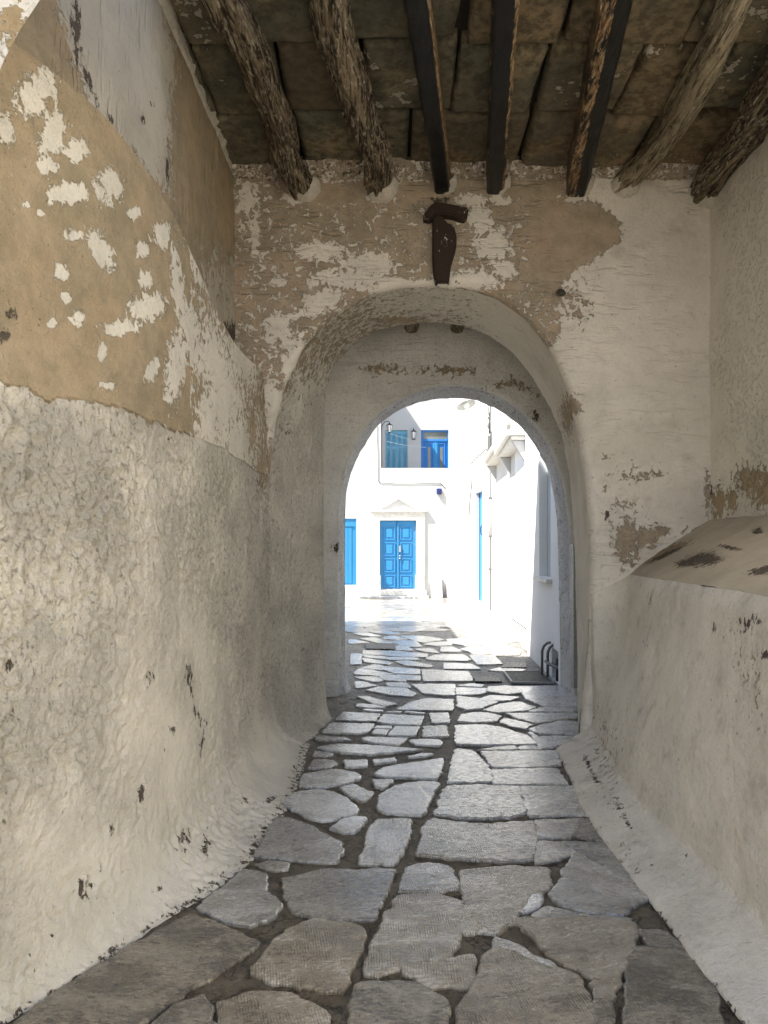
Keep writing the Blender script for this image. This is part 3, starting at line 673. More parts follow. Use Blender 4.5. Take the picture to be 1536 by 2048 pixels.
near2 = [(677, 1392), (677, 1200), (677, 1100), (680, 1000), (690, 940), (710, 890), (740, 845), (785, 805), (840, 780), (905, 768), (960, 775), (1010, 795), (1055, 830), (1090, 875), (1115, 930), (1130, 985), (1140, 1050), (1144, 1200), (1146, 1392)]
far2 = [(690, 1374), (690, 1200), (690, 1050), (692, 985), (703, 940), (725, 895), (755, 850), (800, 818), (850, 800), (905, 795), (955, 800), (1000, 820), (1040, 850), (1070, 890), (1095, 935), (1108, 990), (1115, 1050), (1119, 1200), (1121, 1374)]
a2 = empty('arch_wall', (.7, 7.6, 0), label='grey-white trowelled wall with the smaller inner arch that frames the courtyard', cat='arch')
arch_wall(a2, near2, far2, 7.45, 7.95, -1.6, 3.0, 4.6, m_inner, m_edge, lambda p: .014*fbm(p, 2.2, 3)+.003*fbm(p, 14, 2), M['grey'], M['edge'], n=150, nr=60, nd=22, rnd=.05, backcol=M['white'], flare=.07)
# entrance arch, just in front of the camera
def circ(c, z0, r, Y, n=30):
    P = [(CX+F*(c-r)/Y, HY-F*(-EYE)/Y)]+[(CX+F*(c-r*math.cos(a))/Y, HY-F*(z0+r*math.sin(a)-EYE)/Y) for a in [math.pi*i/n for i in range(n+1)]]+[(CX+F*(c+r)/Y, HY+F*EYE/Y)]
    return P
a3 = empty('arch_wall', (0, 2.1, 0), label='bright white mouth of the passage, its curved edge cutting both top corners of the photo', cat='arch')
arch_wall(a3, circ(.06, 2.40, 1.40, 1.88), circ(.06, 2.40, 1.325, 2.16), 1.88, 2.16, -3.6, 4.2, 4.4, m_plain, lambda p, x, y: (.8*blob(x, y, [(25, 60, 50, 45)]), .9*blob(x, y, [(22, 72, 8, 7)]), .3), lambda p: .012*fbm(p, 1.7, 3), M['white'], M['edge'], n=90, nr=30, nd=16, rnd=.05)

# ---------------------------------------------------------------- the room between the arches
im = empty('passage_wall', (-.7, 7, 0), label='plain side wall of the short bay between the two arches', cat='wall')
obj('lower_face', grid(lambda u, v: Vector((lerp(-.75, -.655, u), lerp(6.45, 7.5, u), 4.4*v)), 40, 90, m_plain, lambda p: .01*fbm(p, 2, 3), flip=True), M['grey'], im, smooth=True)
im = empty('passage_wall', (2.45, 7, 0), label='hidden right side wall of the short bay between the two arches', cat='wall')
obj('lower_face', grid(lambda u, v: Vector((2.45, lerp(6.45, 7.5, u), 4.4*v)), 40, 90, m_plain, lambda p: .01*fbm(p, 2, 3)), M['grey'], im, smooth=True)
bm = bmesh.new(); bx(bm, -1, 2.8, 6.4, 7.5, 3.85, 4.3)
L = bm.verts.layers.float_color.new('wear')
obj('slab_ceiling', bm, M['slab'], label='dark stone ceiling slab of the bay behind the first arch', cat='ceiling')
for i, px in enumerate((600, 822, 914, 1040)):
    bm = bmesh.new(); x = (px-CX)/F*7.4; z = 3.775
    tube(bm, [(x+.02*math.sin(t*3), lerp(6.42, 7.44, t), z) for t in [j/8 for j in range(9)]], lambda i_, a: .062*(1+.15*math.sin(2*a+i_)), 10)
    o = obj('ceiling_beam', bm, M['wood2'], smooth=True, cat='beam', group='short beams behind the first arch',
            label=('short weathered beam stub hidden left of the crown of the first arch', 'short weathered beam stub left of centre under the crown of the first arch', 'short weathered beam stub right of centre under the crown of the first arch', 'short weathered beam stub hidden right of the crown of the first arch')[i])

# ---------------------------------------------------------------- slab ceiling and beams
cr_ = empty('slab_ceiling', (.7, 4, 4.4), label='dark brown ceiling of rough stone slabs laid over the wooden beams', cat='ceiling')
rowsY = [(3.60, 4.19), (4.19, 4.86), (4.86, 5.62)]
rnd = random.Random(11)
for ri, (ya, yb) in enumerate(rowsY):
    x = -1.7-rnd.random()*.3
    while x < 2.95:
        wd = rnd.uniform(.45, .85); g = .013; dz = rnd.uniform(-.01, .035)
        xa, xb = x+g, x+wd-g; x += wd
        sk = [rnd.uniform(-.035, .035) for _ in range(4)]
        wv = (rnd.random()**2, rnd.random())
        def sf(u, v, xa=xa, xb=xb, ya=ya, yb=yb, sk=sk, dz=dz):
            X = lerp(xa, xb, u); Y = lerp(ya+.022+sk[0]*u, yb-.022+sk[1]*u, v); X += sk[2]*v
            ed = min(u, 1-u, v, 1-v)*2
            z = 4.40+dz+.022*(1-min(1, ed*9))**2+.05*(u-.5)*sk[3]*10*.2
            return Vector((X, Y, z))
        bm = grid(sf, 22, 26, lambda p, x_, y_, wv=wv: (wv[0], wv[1]*.9*(1 if p[1] > 5.3 or p[0] < -.95 or noise.noise(Vector(p)*3) > .3 else .3), .5), lambda p, s=ri*9+x: .010*fbm(p, 5, 5, s % 7), flip=False)
        # walls and top so that a slab has thickness
        ext = [e for e in bm.edges if e.is_boundary]
        r_ = bmesh.ops.extrude_edge_only(bm, edges=ext)
        for v_ in [g_ for g_ in r_['geom'] if isinstance(g_, bmesh.types.BMVert)]: v_.co.z = 4.52
        obj('slab', bm, M['slab'], cr_, smooth=True)
def lump_edge():
    pass
beams = [  # wall px x, X at Y=3.69, radius, kind, label
    ((612, 368), -.80, .098, 'g', 'split grey-brown trunk beam, leftmost under the slabs'),
    ((763, 368), -.26, .100, 'g', 'knotty twisted light brown beam, second from the left'),
    ((888, 372), .17, .070, 't', 'black tarred beam with one pale raw edge, above the T-shaped corbel'),
    ((990, 372), .615, .074, 't', 'black tarred beam just right of the T-shaped corbel, brown along its right side'),
    ((1148, 372), 1.175, .084, 't', 'black tarred beam with orange worn streaks, left of the curved pale one'),
    ((1240, 362), 1.79, .084, 'p', 'pale curved gnarled beam bending across the right side of the ceiling'),
    ((1408, 362), 2.22, .12, 'q', 'thick shaggy beam in the upper right corner against the wall')]
for bi, (wp, X2, rad, kd, lab) in enumerate(beams):
    a = W(wp[0], wp[1], 5.70); a.z = 4.40-rad*.9; root = empty('ceiling_beam', (a.x, 5.6, a.z), label=lab, cat='beam', group='roof beams of the passage')
    b = Vector((X2, 3.69, 4.40-rad*.95)); dd = (b-a)/(b.y-a.y)
    pts = []; rn = random.Random(bi*5+1); ph = rn.uniform(0, 6)
    NS = 80 if kd != 't' else 40
    for i in range(NS+1):
        Y = lerp(5.70, 3.52, i/NS); p = a+dd*(Y-a.y)
        if kd == 'p': p.x += .10*math.sin((Y-3.69)/(5.7-3.69)*math.pi) if Y > 3.69 else .0; p.x += .05*ss(5.2, 5.7, Y)*-1
        elif kd != 't': p.x += .030*math.sin(Y*3.1+ph)+.012*math.sin(Y*8+ph); p.z += .012*math.sin(Y*4+ph*2)-.01
        pts.append(p)
    if kd == 't':
        rows = []
        prof = [(-1, -1.0), (-1, .2), (-1, 1.25), (-.75, 1.5), (0, 1.55), (.75, 1.5), (1, 1.25), (1, .2), (1, -1.0)]
        prof = [(x, -z) for x, z in prof]
        for p in pts:
            row = []
            for (u, v_) in prof:
                q = Vector((p.x+u*rad*(.92+.12*fbm((u, p.y, bi), 2, 2)), p.y, p.z+v_*rad*.9))
                row.append(q+Vector((.006*fbm(q, 9, 2), 0, .006*fbm(q, 9, 2, 3))))
            rows.append(row)
        def mk(p, x, y, pts=pts, rad=rad, bi=bi):
            t = (5.70-p[1])/(5.70-3.52)*NS; c = pts[int(clamp(t, 0, len(pts)-1))] if False else pts[min(len(pts)-1, max(0, int((5.70-p[1])/(5.70-3.52)*(len(pts)-1)+.5)))]
            s = (p[0]-c.x)/rad
            if bi == 2: return (.75 if s > .8 else (.45 if s < -.8 else 0), 0, 0)
            if bi == 3: return (.62 if s > .6 else (.4 if s < -.8 else 0), 0, 0)
            return (.56 if s < -.1 and s > -.9 else (.45 if s < -.9 else .0), 0, 0)
        # densify around profile
        rows2 = []
        for row in rows:
            rr = []
            for q0, q1 in zip(row, row[1:]): rr += [q0.lerp(q1, k_/4) for k_ in range(4)]
            rows2.append(rr+[row[-1]])
        bm = grid_pts(rows2, mk)
        obj('timber', bm, M['tar'], root, smooth=True)
    else:
        bm = bmesh.new()
        def rf(i, an, rad=rad, bi=bi):
            y = i*.045
            tw = an+y*.45
            g = fbm((math.cos(tw)*1.3, math.sin(tw)*1.3, y*.45), 1.3, 3, bi)
            groove = -abs(fbm((math.cos(tw)*2, math.sin(tw)*2, y*.16), 1.9, 2, bi+5))
            return rad*(1.06+.22*g+.24*groove)
        tube(bm, pts, rf, 40)
        bmesh.ops.recalc_face_normals(bm, faces=bm.faces)
        obj('timber', bm, M['wood'] if kd in 'g' else (M['wood2'] if kd == 'p' else M['wood']), root, smooth=True)
    # lime render packed round the beam end
    bm = bmesh.new(); c = Vector((a.x, 5.57, a.z))
    ring = []
    for k_ in range(26):
        an = math.pi+math.pi*k_/25; ring.append((an, rad*(1.0+.0), rad*(1.28+.25*abs(noise.noise(Vector((k_*.7, bi*3, 0)))))))
    rows = []
    for an, r0, r1 in ring:
        dx, dz = math.cos(an), math.sin(an)
        rows.append([Vector((c.x+dx*r0*.85, 5.45, c.z+dz*r0*.9)), Vector((c.x+dx*r0*1.02, 5.475, c.z+dz*r0*1.02)), Vector((c.x+dx*r1*.95, 5.51, c.z+dz*r1*.98)), Vector((c.x+dx*r1*1.06, 5.59, c.z+dz*r1*1.08))])
    obj('render_collar', grid_pts(rows, None, lambda p: .006*fbm(p, 22, 3)), M['flake'], root, smooth=True, label='pale lime render packed round the beam end')
# second thin pole behind the curved beam
bm = bmesh.new(); tube(bm, [Vector((lerp(1.86, 1.72, t), lerp(4.75, 3.2, t), 4.37-.03*t)) for t in [j/20 for j in range(21)]], lambda i, a: .032*(1+.3*math.sin(3*a+i*.4)), 10)
obj('ceiling_pole', bm, M['wood2'], smooth=True, label='thin weathered pole lying beside the pale curved beam', cat='pole')
# ragged render lip between slabs and arch wall
bm = bmesh.new()
rows = []
for i in range(261):
    x = lerp(-1.15, 2.5, i/260); h = .002+.14*max(0, fbm((x, 0, 0), 4, 5)-.12); 
    rows.append([Vector((x, 5.60, 4.35-h*.6)), Vector((x, 5.52, 4.36-h*.5)), Vector((x, 5.47-h*.5, 4.39)), Vector((x, 5.45-h*.6, 4.43))])
obj('render_fillet', grid_pts(rows, lambda p, x, y: (.55, .3, .3), lambda p: .014*fbm(p, 12, 4)), M['arch'], a1, smooth=True)
rows = []
for i in range(201):
    y = lerp(3.4, 5.6, i/200); h = .0+.16*max(0, fbm((0, y, 4), 2.5, 5))
    rows.append([Vector((-1.17, y, 4.36-h*.5)), Vector((-1.15, y, 4.37)), Vector((-1.15+h*.7, y, 4.39)), Vector((-1.14+h, y, 4.44))])
obj('render_fillet', grid_pts(rows, None, lambda p: .012*fbm(p, 14, 3), flip=True), M['flake'], lw, smooth=True)

bm = bmesh.new(); bx(bm, -1.6, 3.0, 3.6, 5.6, 4.53, 4.61); obj('gap_shade_fill', bm, simple('dark_gap_shade', (.05, .04, .03), .95), cr_)  # dark sheet added above the slabs so their gaps look shaded
# T-shaped corbel
cf = cr(740, 380, 4.8)
t = empty('wooden_corbel', W(880, 480, 5.55), label='dark brown painted T-shaped timber fixed to the wall above the arch', cat='corbel')
bm = bmesh.new(); poly = [W(x, y, 5.50) for x, y in cf([(505,245),(545,190),(600,120),(660,105),(950,165),(935,270),(880,275),(800,240),(650,222),(600,280),(540,280)])]
prism(bm, poly, Vector((0, .16, 0)), .012); obj('crossbar', bm, M['brown'], t)
bm = bmesh.new(); poly = [W(x, y, 5.53) for x, y in cf([(600,222),(690,228),(730,300),(770,322),(805,330),(835,440),(830,560),(800,660),(780,720),(760,890),(640,895),(612,830),(600,690)])]
prism(bm, poly, Vector((0, .12, 0)), .014); obj('shaft', bm, M['brown'], t)
bm = bmesh.new(); prism(bm, [W(x, y, 5.54) for x, y in cf([(640,898),(752,898),(752,935),(660,928)])], Vector((0, .08, 0)), .008); obj('render_patch', bm, M['flake'], t)
bm = bmesh.new(); bmesh.ops.create_icosphere(bm, subdivisions=3, radius=.036)
for v_ in bm.verts: v_.co *= 1+.35*noise.noise(v_.co*28); v_.co.z *= .75; v_.co += W(1122, 585, 5.545)
obj('bedded_stone', bm, M['cover'], smooth=True, label='small dark stone sticking out of the plaster right of the arch crown', cat='stone')

# ---------------------------------------------------------------- house over the passage (closes walls; unseen heights and roof gap shaped for the light)
ph = empty('passage_house', (0, 5, 0), label='white house built over the passage, surrounding the arches', cat='house')
bm = bmesh.new(); bx(bm, -4.2, -1.62, 1.9, 8.0, 0, 8.1); obj('side_wall', bm, M['white'], ph)  # unseen height added to keep sun out of the roof gap
bm = bmesh.new(); bx(bm, 3.02, 5.5, 2.2, 8.0, 0, 4.61); obj('side_wall', bm, M['white'], ph)
bm = bmesh.new(); bx(bm, -1.62, 3.02, 3.58, 6.2, 4.62, 5.6); obj('roof', bm, M['white'], ph)  # stops short of the entrance, an added gap letting sky light in
bm = bmesh.new(); bx(bm, -1.62, 5.5, 6.2, 8.0, 4.62, 6.3); obj('upper_storey', bm, M['white'], ph)
bm = bmesh.new(); bx(bm, 2.535, 3.02, 2.2, 5.6, 0, 4.6); obj('side_wall', bm, M['flake'], ph)
bm = bmesh.new(); bx(bm, -1.62, -1.47, 2.2, 5.6, 0, 4.6); obj('side_wall', bm, M['flake'], ph)

# ---------------------------------------------------------------- shaded house on the right beyond the second arch
def seg_house(root, pts, z1, segs):
    """pts plan points (near to far); outside normal to the left (-x). segs[i] = holes"""
    for i, (a, b) in enumerate(zip(pts, pts[1:])):
        a3_, b3 = Vector((*a, 0)), Vector((*b, 0)); d = (b3-a3_); L_ = d.length; u = d/L_
        bm = bmesh.new()
        # wallholes puts the inside on the left of ux, so run from far to near
        wallholes(bm, b3, -u, L_, -.02, z1[i], segs.get(i, []), .10 if i else .10)
        bmesh.ops.subdivide_edges(bm, edges=[e for e in bm.edges if e.calc_length() > .8], cuts=1, use_grid_fill=True)
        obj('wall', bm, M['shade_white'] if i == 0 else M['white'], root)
rh = empty('white_house', (2.0, 9, 0), label='white wall in bluish shade just beyond the right jamb of the inner arch', cat='house')
A0, A1 = Vector((1.945, 7.97, 0)), Vector((2.07, 10.46, 0)); u0 = (A1-A0).normalized(); L0 = (A1-A0).length
def onA(Y): return (A1.y-Y)/u0.y      # distance from far end
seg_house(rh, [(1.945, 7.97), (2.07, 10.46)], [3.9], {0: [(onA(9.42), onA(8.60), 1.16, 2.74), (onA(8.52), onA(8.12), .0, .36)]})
bm = bmesh.new(); bx(bm, 2.08, 4.5, 10.30, 10.46, 0, 3.9); obj('wall', bm, M['white'], rh)
bm = bmesh.new(); bx(bm, 2.12, 2.16, 8.5, 9.5, 1.1, 2.8); wd = obj('window_panel', bm, M['panel'], rh, label='smooth pale blue-grey closed shutter panel')
bm = bmesh.new(); prism(bm, [Vector((1.90, 8.50, 1.11)), Vector((2.10, 8.50, 1.11)), Vector((2.12, 9.5, 1.11)), Vector((1.95, 9.5, 1.11))], Vector((0, 0, .045)), .006); obj('sill', bm, M['marble'], wd)
bm = bmesh.new(); bx(bm, 2.10, 2.16, 8.0, 8.6, 0, .5); obj('niche_back', bm, M['dark'], rh)
# pipes in the niche
wpz = empty('water_pipes', (1.93, 8.3, 0), label='two bent pale pipes rising from the paving beside the small dark niche', cat='pipes')
for k_, yy in enumerate((8.62, 8.46)):
    bm = bmesh.new(); x = 1.90+.03*k_
    tube(bm, [(x-.02, yy, 0), (x-.02, yy, .30), (x, yy-.01, .36), (x+.04, yy-.03, .40), (x+.12, yy-.04, .41)], .016, 8); obj('pipe', bm, M['pipe'], wpz, smooth=True)
bm = bmesh.new(); tube(bm, [(1.89, 8.48, .20), (1.91, 8.36, .18), (1.97, 8.2, .17), (2.0, 8.08, .18)], .018, 8); obj('connector', bm, M['pipe'], wpz, smooth=True)
bm = bmesh.new(); tube(bm, [(2.03, 8.3, 0), (2.03, 8.3, .25)], .06, 14); obj('valve_body', bm, M['dark'], wpz, smooth=True)
# duct on arch wall
dk = empty('cable_duct', (1.95, 7.4, 0), label='tall grey metal cable duct fixed beside the right foot of the inner arch', cat='duct')
x0d, x1d = (1144-CX)/F*7.4, (1159-CX)/F*7.4
bm = bmesh.new(); bx(bm, x0d, x1d, 7.34, 7.455, .10, 1.56, .006); obj('cover', bm, M['greymetal'], dk)
bm = bmesh.new(); bx(bm, x0d-.006, x1d+.03, 7.330, 7.45, .82, .85, .003); obj('strap', bm, M['greymetal'], dk)
bm = bmesh.new(); bx(bm, x0d-.004, x1d+.004, 7.334, 7.45, 1.50, 1.565, .003); obj('cap', bm, M['greymetal'], dk)

# ---------------------------------------------------------------- sunlit house on the right side of the courtyard
sh = empty('white_house', (2.5, 14, 0), label='sunlit white house down the right side of the courtyard, with hoods and downpipe', cat='house')
plan = [(2.20, 10.46), (2.42, 13.4), (2.64, 17.8), (2.50, 19.9), (2.0, 22.4)]
C0, C1 = Vector((2.64, 17.8, 0)), Vector((2.50, 19.9, 0))
holes = {2: [(.08, .98, .12, 3.05)]}
seg_house(sh, plan, [7.5, 7.5, 7.5, 7.5], holes)
bm = bmesh.new(); bx(bm, 2.75, 6, 10.7, 22.3, 0, 7.3); obj('body', bm, M['white'], sh)
bm = bmesh.new(); bx(bm, 2.62, 2.66, 18.6, 20.0, .1, 3.1)
prism_rot = None
dr = obj('door', bm, blue('pale_blue_door', (.03, .22, .55)), sh, label='narrow blue door seen edge-on')
bm = bmesh.new(); tube(bm, [(2.60, 19.25, 1.9), (2.57, 19.25, 1.95), (2.57, 19.25, 2.1), (2.60, 19.25, 2.15)], .015, 6); obj('handle', bm, M['iron'], dr)
for (ya, yb, xa, xb, z) in ((11.75, 14.15, 2.30, 2.47, 3.36), (14.4, 16.8, 2.465, 2.60, 3.50)):
    h = empty('window_hood', (xa, (ya+yb)/2, z), cat='hood', group='stone hoods on the sunlit right wall', label='white stone hood with a triangular bracket on the sunlit wall, the %s one' % ('nearer, larger-looking' if ya < 12 else 'farther, smaller-looking'))
    bm = bmesh.new(); prism(bm, [Vector((xa-.32, ya, z)), Vector((xa+.06, ya, z)), Vector((xb+.06, yb, z)), Vector((xb-.32, yb, z))], Vector((0, 0, .09)), .008); obj('slab', bm, M['marble'], h)
    bm = bmesh.new(); prism(bm, [Vector((xa-.24, ya+.03, z-.07)), Vector((xa+.06, ya+.03, z-.07)), Vector((xb+.06, yb-.03, z-.07)), Vector((xb-.24, yb-.03, z-.07))], Vector((0, 0, .068)), .008); obj('moulding', bm, M['marble'], h)
    for yy in (ya+.08, yb-.14):
        x = lerp(xa, xb, (yy-ya)/(yb-ya)); bm = bmesh.new()
        prism(bm, [Vector((x-.22, yy, z-.075)), Vector((x+.03, yy, z-.075)), Vector((x+.03, yy, z-.46))], Vector((0, .08, 0)), .004); obj('bracket', bm, M['white'], h)
for i, (px, py, s) in enumerate(((921, 828, .16), (910, 850, .14))):
    Y = 21.6+.55*i; X = 2.0+.2*(22.4-Y); z = 1.5+(1100-py)/F*Y
    bm = bmesh.new(); prism(bm, [Vector((X+.06, Y, z+s)), Vector((X-s*.75, Y-.02, z+s*.1)), Vector((X+.06, Y, z-s*1.2))], Vector((0, .09, 0)), .004)
    obj('stone_bracket', bm, M['marble'], cat='bracket', group='small brackets high on the corner', label=('small grey wedge bracket high on the white corner, just below the round lamp', 'small grey wedge bracket high on the white corner, nearer the blue terrace door')[i])
# kerb stub and handrail cable by the shaded corner
bm = bmesh.new(); bx(bm, 2.10, 2.26, 10.56, 11.1, 0, .28, .02)
obj('step_block', bm, M['white'], label='low white block at the foot of the sunlit wall by the shaded corner', cat='block')
bm = bmesh.new(); tube(bm, [(2.20, 11.0, .27), (2.27, 12.2, .26), (2.33, 13.2, .25)], .012, 6); obj('ground_cable', bm, M['cable'], label='thin grey cable running along the foot of the sunlit right wall', cat='cable')

# lamps and pipes on that house
lp = empty('street_lamp', (1.9, 17, 4.9), label='round enamel shade lamp with a white bulb hanging from the right wall', cat='lamp')
c = W(931, 806, 17.0); axis = Vector((.28, -.30, -1)).normalized()
bm = bmesh.new(); lathe(bm, c, [(.03, -.10), (.06, -.09), (.12, -.07), (.19, -.02), (.235, .05), (.24, .06), (.225, .055), (.17, .0), (.10, -.03), (.03, -.05)], 28, axis); obj('lamp_shade', bm, simple('enamel', (.45, .46, .45), .35), lp, smooth=True)
bm = bmesh.new(); bmesh.ops.create_uvsphere(bm, u_segments=16, v_segments=12, radius=.075)
for v_ in bm.verts: v_.co = v_.co+c+axis*.06
obj('bulb', bm, M['milk'], lp, smooth=True)
bm = bmesh.new(); tube(bm, [c-axis*.09, c-axis*.16+Vector((.02, 0, .02)), c+Vector((.3, 0, .22)), Vector((2.63, 17.0, c.z+.25))], .018, 8); obj('arm', bm, M['greymetal'], lp, smooth=True)
bl = empty('bulkhead_lamp', (2.4, 14.2, 4), label='oval bulkhead lamp in a wire cage on the sunlit right wall', cat='lamp')
c = W(1016, 846, 14.1); X = 2.455
bm = bmesh.new(); lathe(bm, (X-.02, 14.1, c.z), [(.09, -.04), (.10, 0), (.09, .04), (.02, .045)], 20, (-1, 0, 0))
for v_ in bm.verts: v_.co.z = c.z+(v_.co.z-c.z)*1.5
obj('base', bm, M['greymetal'], bl, smooth=True)
bm = bmesh.new(); bmesh.ops.create_uvsphere(bm, u_segments=16, v_segments=12, radius=.075)
for v_ in bm.verts: v_.co = Vector((v_.co.x*.9+X-.09, v_.co.y+14.1, v_.co.z*1.5+c.z))
obj('globe', bm, M['milk'], bl, smooth=True)
for dz in (-.05, .05):
    bm = bmesh.new(); tube(bm, [(X-.03, 14.1-.09, c.z+dz), (X-.17, 14.1-.05, c.z+dz), (X-.17, 14.1+.05, c.z+dz), (X-.03, 14.1+.09, c.z+dz)], .006, 6); obj('cage_wire', bm, M['greymetal'], bl)
bm = bmesh.new(); tube(bm, [(X-.03, 14.08, c.z-.14), (X-.14, 14.08, c.z-.12), (X-.18, 14.08, c.z-.05), (X-.18, 14.08, c.z+.05), (X-.14, 14.08, c.z+.12), (X-.03, 14.08, c.z+.14)], .007, 6); obj('cage_wire', bm, M['greymetal'], bl)

def wl(px, py, off=.02):   # point on the right-hand walls seen at px,py
    best = None
    for (a, b) in zip(plan, plan[1:]):
        r = (px-CX)/F; dx, dy = b[0]-a[0], b[1]-a[1]; den = dx-r*dy
        if abs(den) < 1e-6: continue
        t_ = (r*a[1]-a[0])/den
        if 0 <= t_ <= 1:
            Y = a[1]+t_*dy
            if best is None or Y < best: best = Y
    Y = (best or 17.8)-.03; p = W(px, py, Y); p.x -= off; return p
pi = empty('conduit_pipe', (2.62, 17.7, 0), label='tall thin grey conduit pipe running down the right wall to the paving', cat='pipe')
X, Y = 2.595, 17.72
zz = lambda py: 1.5+(1100-py)/F*Y
bm = bmesh.new(); tube(bm, [(X, Y, .02), (X, Y, 5.0)], .018, 8); obj('thin_pipe', bm, M['pipe'], pi, smooth=True)
bm = bmesh.new(); tube(bm, [(X, Y-.03, zz(1072)), (X, Y-.03, zz(996))], .04, 10); obj('thick_pipe', bm, simple('pale_pipe', (.62, .61, .58), .5), pi, smooth=True)
for py in (996, 1073, 1138):
    bm = bmesh.new(); bx(bm, X-.05, X+.10, Y-.08, Y+.02, zz(py)-.02, zz(py)+.02, .004); obj('clamp', bm, M['pipe'], pi)
bm = bmesh.new(); bx(bm, X-.08, X-.01, Y-.12, Y-.04, zz(905), zz(872), .006); bx(bm, X, X+.05, Y-.12, Y-.04, zz(903), zz(864), .006); obj('junction_box', bm, M['pipe'], pi)
bm = bmesh.new(); rn = random.Random(2)
for k_ in range(3):
    tube(bm, [(X-.06+.03*k_+rn.uniform(-.03, .03), Y-.05, lerp(zz(868), zz(800), j/8)) for j in range(9)], .012, 6)
obj('cable_bundle', bm, M['cable'], pi, smooth=True)
def cable(pts, r, label):
    bm = bmesh.new(); P = []
    for a, b in zip(pts, pts[1:]): P += [a.lerp(b, j/6)+Vector((0, 0, .012*math.sin(j*2.1+a.z*9))) for j in range(6)]
    tube(bm, P+[pts[-1]], r, 6); obj('wall_cable', bm, M['cable'], smooth=True, label=label, cat='cable')
cable([wl(975, 898), wl(962, 908), wl(950, 920), wl(943, 928), wl(943, 955), wl(944, 975), wl(942, 995), wl(940, 1012), wl(941, 1030)], .014, 'thin dark cable crossing the right white wall past the cream box')
bm = bmesh.new(); p = wl(937, 963); bx(bm, p.x-.06, p.x+.08, p.y-.07, p.y+.03, p.z-.13, p.z+.14, .01)
obj('meter_box', bm, M['cream'], label='small cream junction box on the white wall beside the narrow blue door', cat='box')

# ---------------------------------------------------------------- back house with pediment door and terrace
YB = 22.9
def XB(px, Y=YB): return (px-CX)/F*Y
def ZB(py, Y=YB): return EYE+(HY-py)/F*Y
bh = empty('white_house', (.5, 23, 0), label='white house closing the far end of the courtyard, with blue doors and a terrace', cat='house')
x0w = XB(610)
bm = bmesh.new()
holes = [(XB(640)-x0w, XB(713)-x0w, ZB(1170), ZB(1037)), (XB(760)-x0w, XB(832)-x0w, ZB(1178), ZB(1041))]
wallholes(bm, (x0w, YB, 0), (1, 0, 0), XB(899)-x0w, -.02, ZB(936), holes, .07, .3); obj('wall', bm, M['white'], bh)
bm = bmesh.new(); bx(bm, x0w, XB(762), YB+.002, YB+1.7, ZB(936)+.001, 7.6); obj('wall', bm, M['white'], bh)
YT = 24.6
bm = bmesh.new()
xt0 = XB(764, YT)
hT = [(XB(771, YT)-xt0, XB(815, YT)-xt0, 3.3, ZB(860, YT)), (XB(842, YT)-xt0, XB(898, YT)-xt0, 3.3, ZB(860, YT))]
wallholes(bm, (xt0, YT, 0), (1, 0, 0), 5, 3.2, 7.9, hT, .10, .3); obj('terrace_wall', bm, M['white'], bh)
bm = bmesh.new(); bx(bm, xt0-.5, 4, YB+.3, YT, 3.15, 3.28); obj('terrace_floor', bm, M['marble'], bh)
bm = bmesh.new(); bx(bm, -4, 5, YT+.35, YT+4, 0, 7.6); bx(bm, -4, x0w, YB+.1, YT+.34, 0, 7.6); bx(bm, XB(762)-2.3, XB(899), YB+.45, YT+.3, 0, 3.14); obj('body', bm, M['white'], bh)
# parapet coping kink: front door
def panel_door(root, x0, x1, z0, z1, Y, mat, name='door', rows=4, label=None):
    bm = bmesh.new(); mid = (x0+x1)/2
    bx(bm, x0, x1, Y, Y+.04, z0, z1)
    d = obj(name, bm, mat, root, **({'label': label} if label else {}))
    hs = [0, .205, .44, .70, 1.0][:rows+1] if rows == 4 else [i/rows for i in range(rows+1)]
    H = z1-z0
    for s, (a, b) in enumerate(((x0+.07, mid-.02), (mid+.02, x1-.07))):
        bm = bmesh.new(); bx(bm, a-.06, b+.0 if s == 0 else b+.06, Y-.02, Y-.001, z0+.02, z1-.02)
        obj('leaf', bm, mat, d)
        bm = bmesh.new()
        cuts = [0.0, .215, .455, .69, .93]
        for c0, c1 in zip(cuts, cuts[1:]):
            za, zb = z0+.06+H*c0, z0+H*c1+.0
            # raised frame and fielded panel
            for (p, q, r_, t_) in ((a+.05, b-.07, za, za+.03), (a+.05, b-.07, zb-.05, zb-.02), (a+.05, a+.08, za+.031, zb-.051), (b-.10, b-.07, za+.031, zb-.051)):
                bx(bm, p, q, Y-.045, Y-.021, r_, t_, .006)
            bx(bm, a+.13, b-.15, Y-.04, Y-.022, za+.07, zb-.09, .012)
        obj('panel', bm, mat, d)
    bm = bmesh.new(); bx(bm, mid-.028, mid+.028, Y-.06, Y-.021, z0+.02, z1-.05, .01); obj('cover_strip', bm, mat, d)
    return d, mid
d, mid = panel_door(bh, XB(760)-.0, XB(832), ZB(1178), ZB(1041), YB+.065, M['blue'], label='bright blue panelled double door under the stone pediment')
bm = bmesh.new(); zc = ZB(1098); bx(bm, mid+.03, mid+.09, YB-.02, YB+.043, zc-.10, zc+.10, .01); obj('lock_plate', bm, M['steel'], d)
for py in (1112, 1117):
    bm = bmesh.new(); bmesh.ops.create_uvsphere(bm, u_segments=10, v_segments=8, radius=.026)
    for v_ in bm.verts: v_.co += Vector((mid+.06, YB+.0, ZB(py)))
    obj('knob', bm, M['steel'], d, smooth=True)
bm = bmesh.new(); bx(bm, XB(640), XB(713), YB+.06, YB+.09, ZB(1170), ZB(1037))
d2 = obj('door', bm, M['blue'], bh, label='plain bright blue boarded door cut off by the left jamb of the arch')
bm = bmesh.new()
for i in range(9):
    xa = XB(640)+.05+i*.12
    if xa+.115 < XB(710): bx(bm, xa, xa+.112, YB+.045, YB+.059, ZB(1167), ZB(1055), .004)
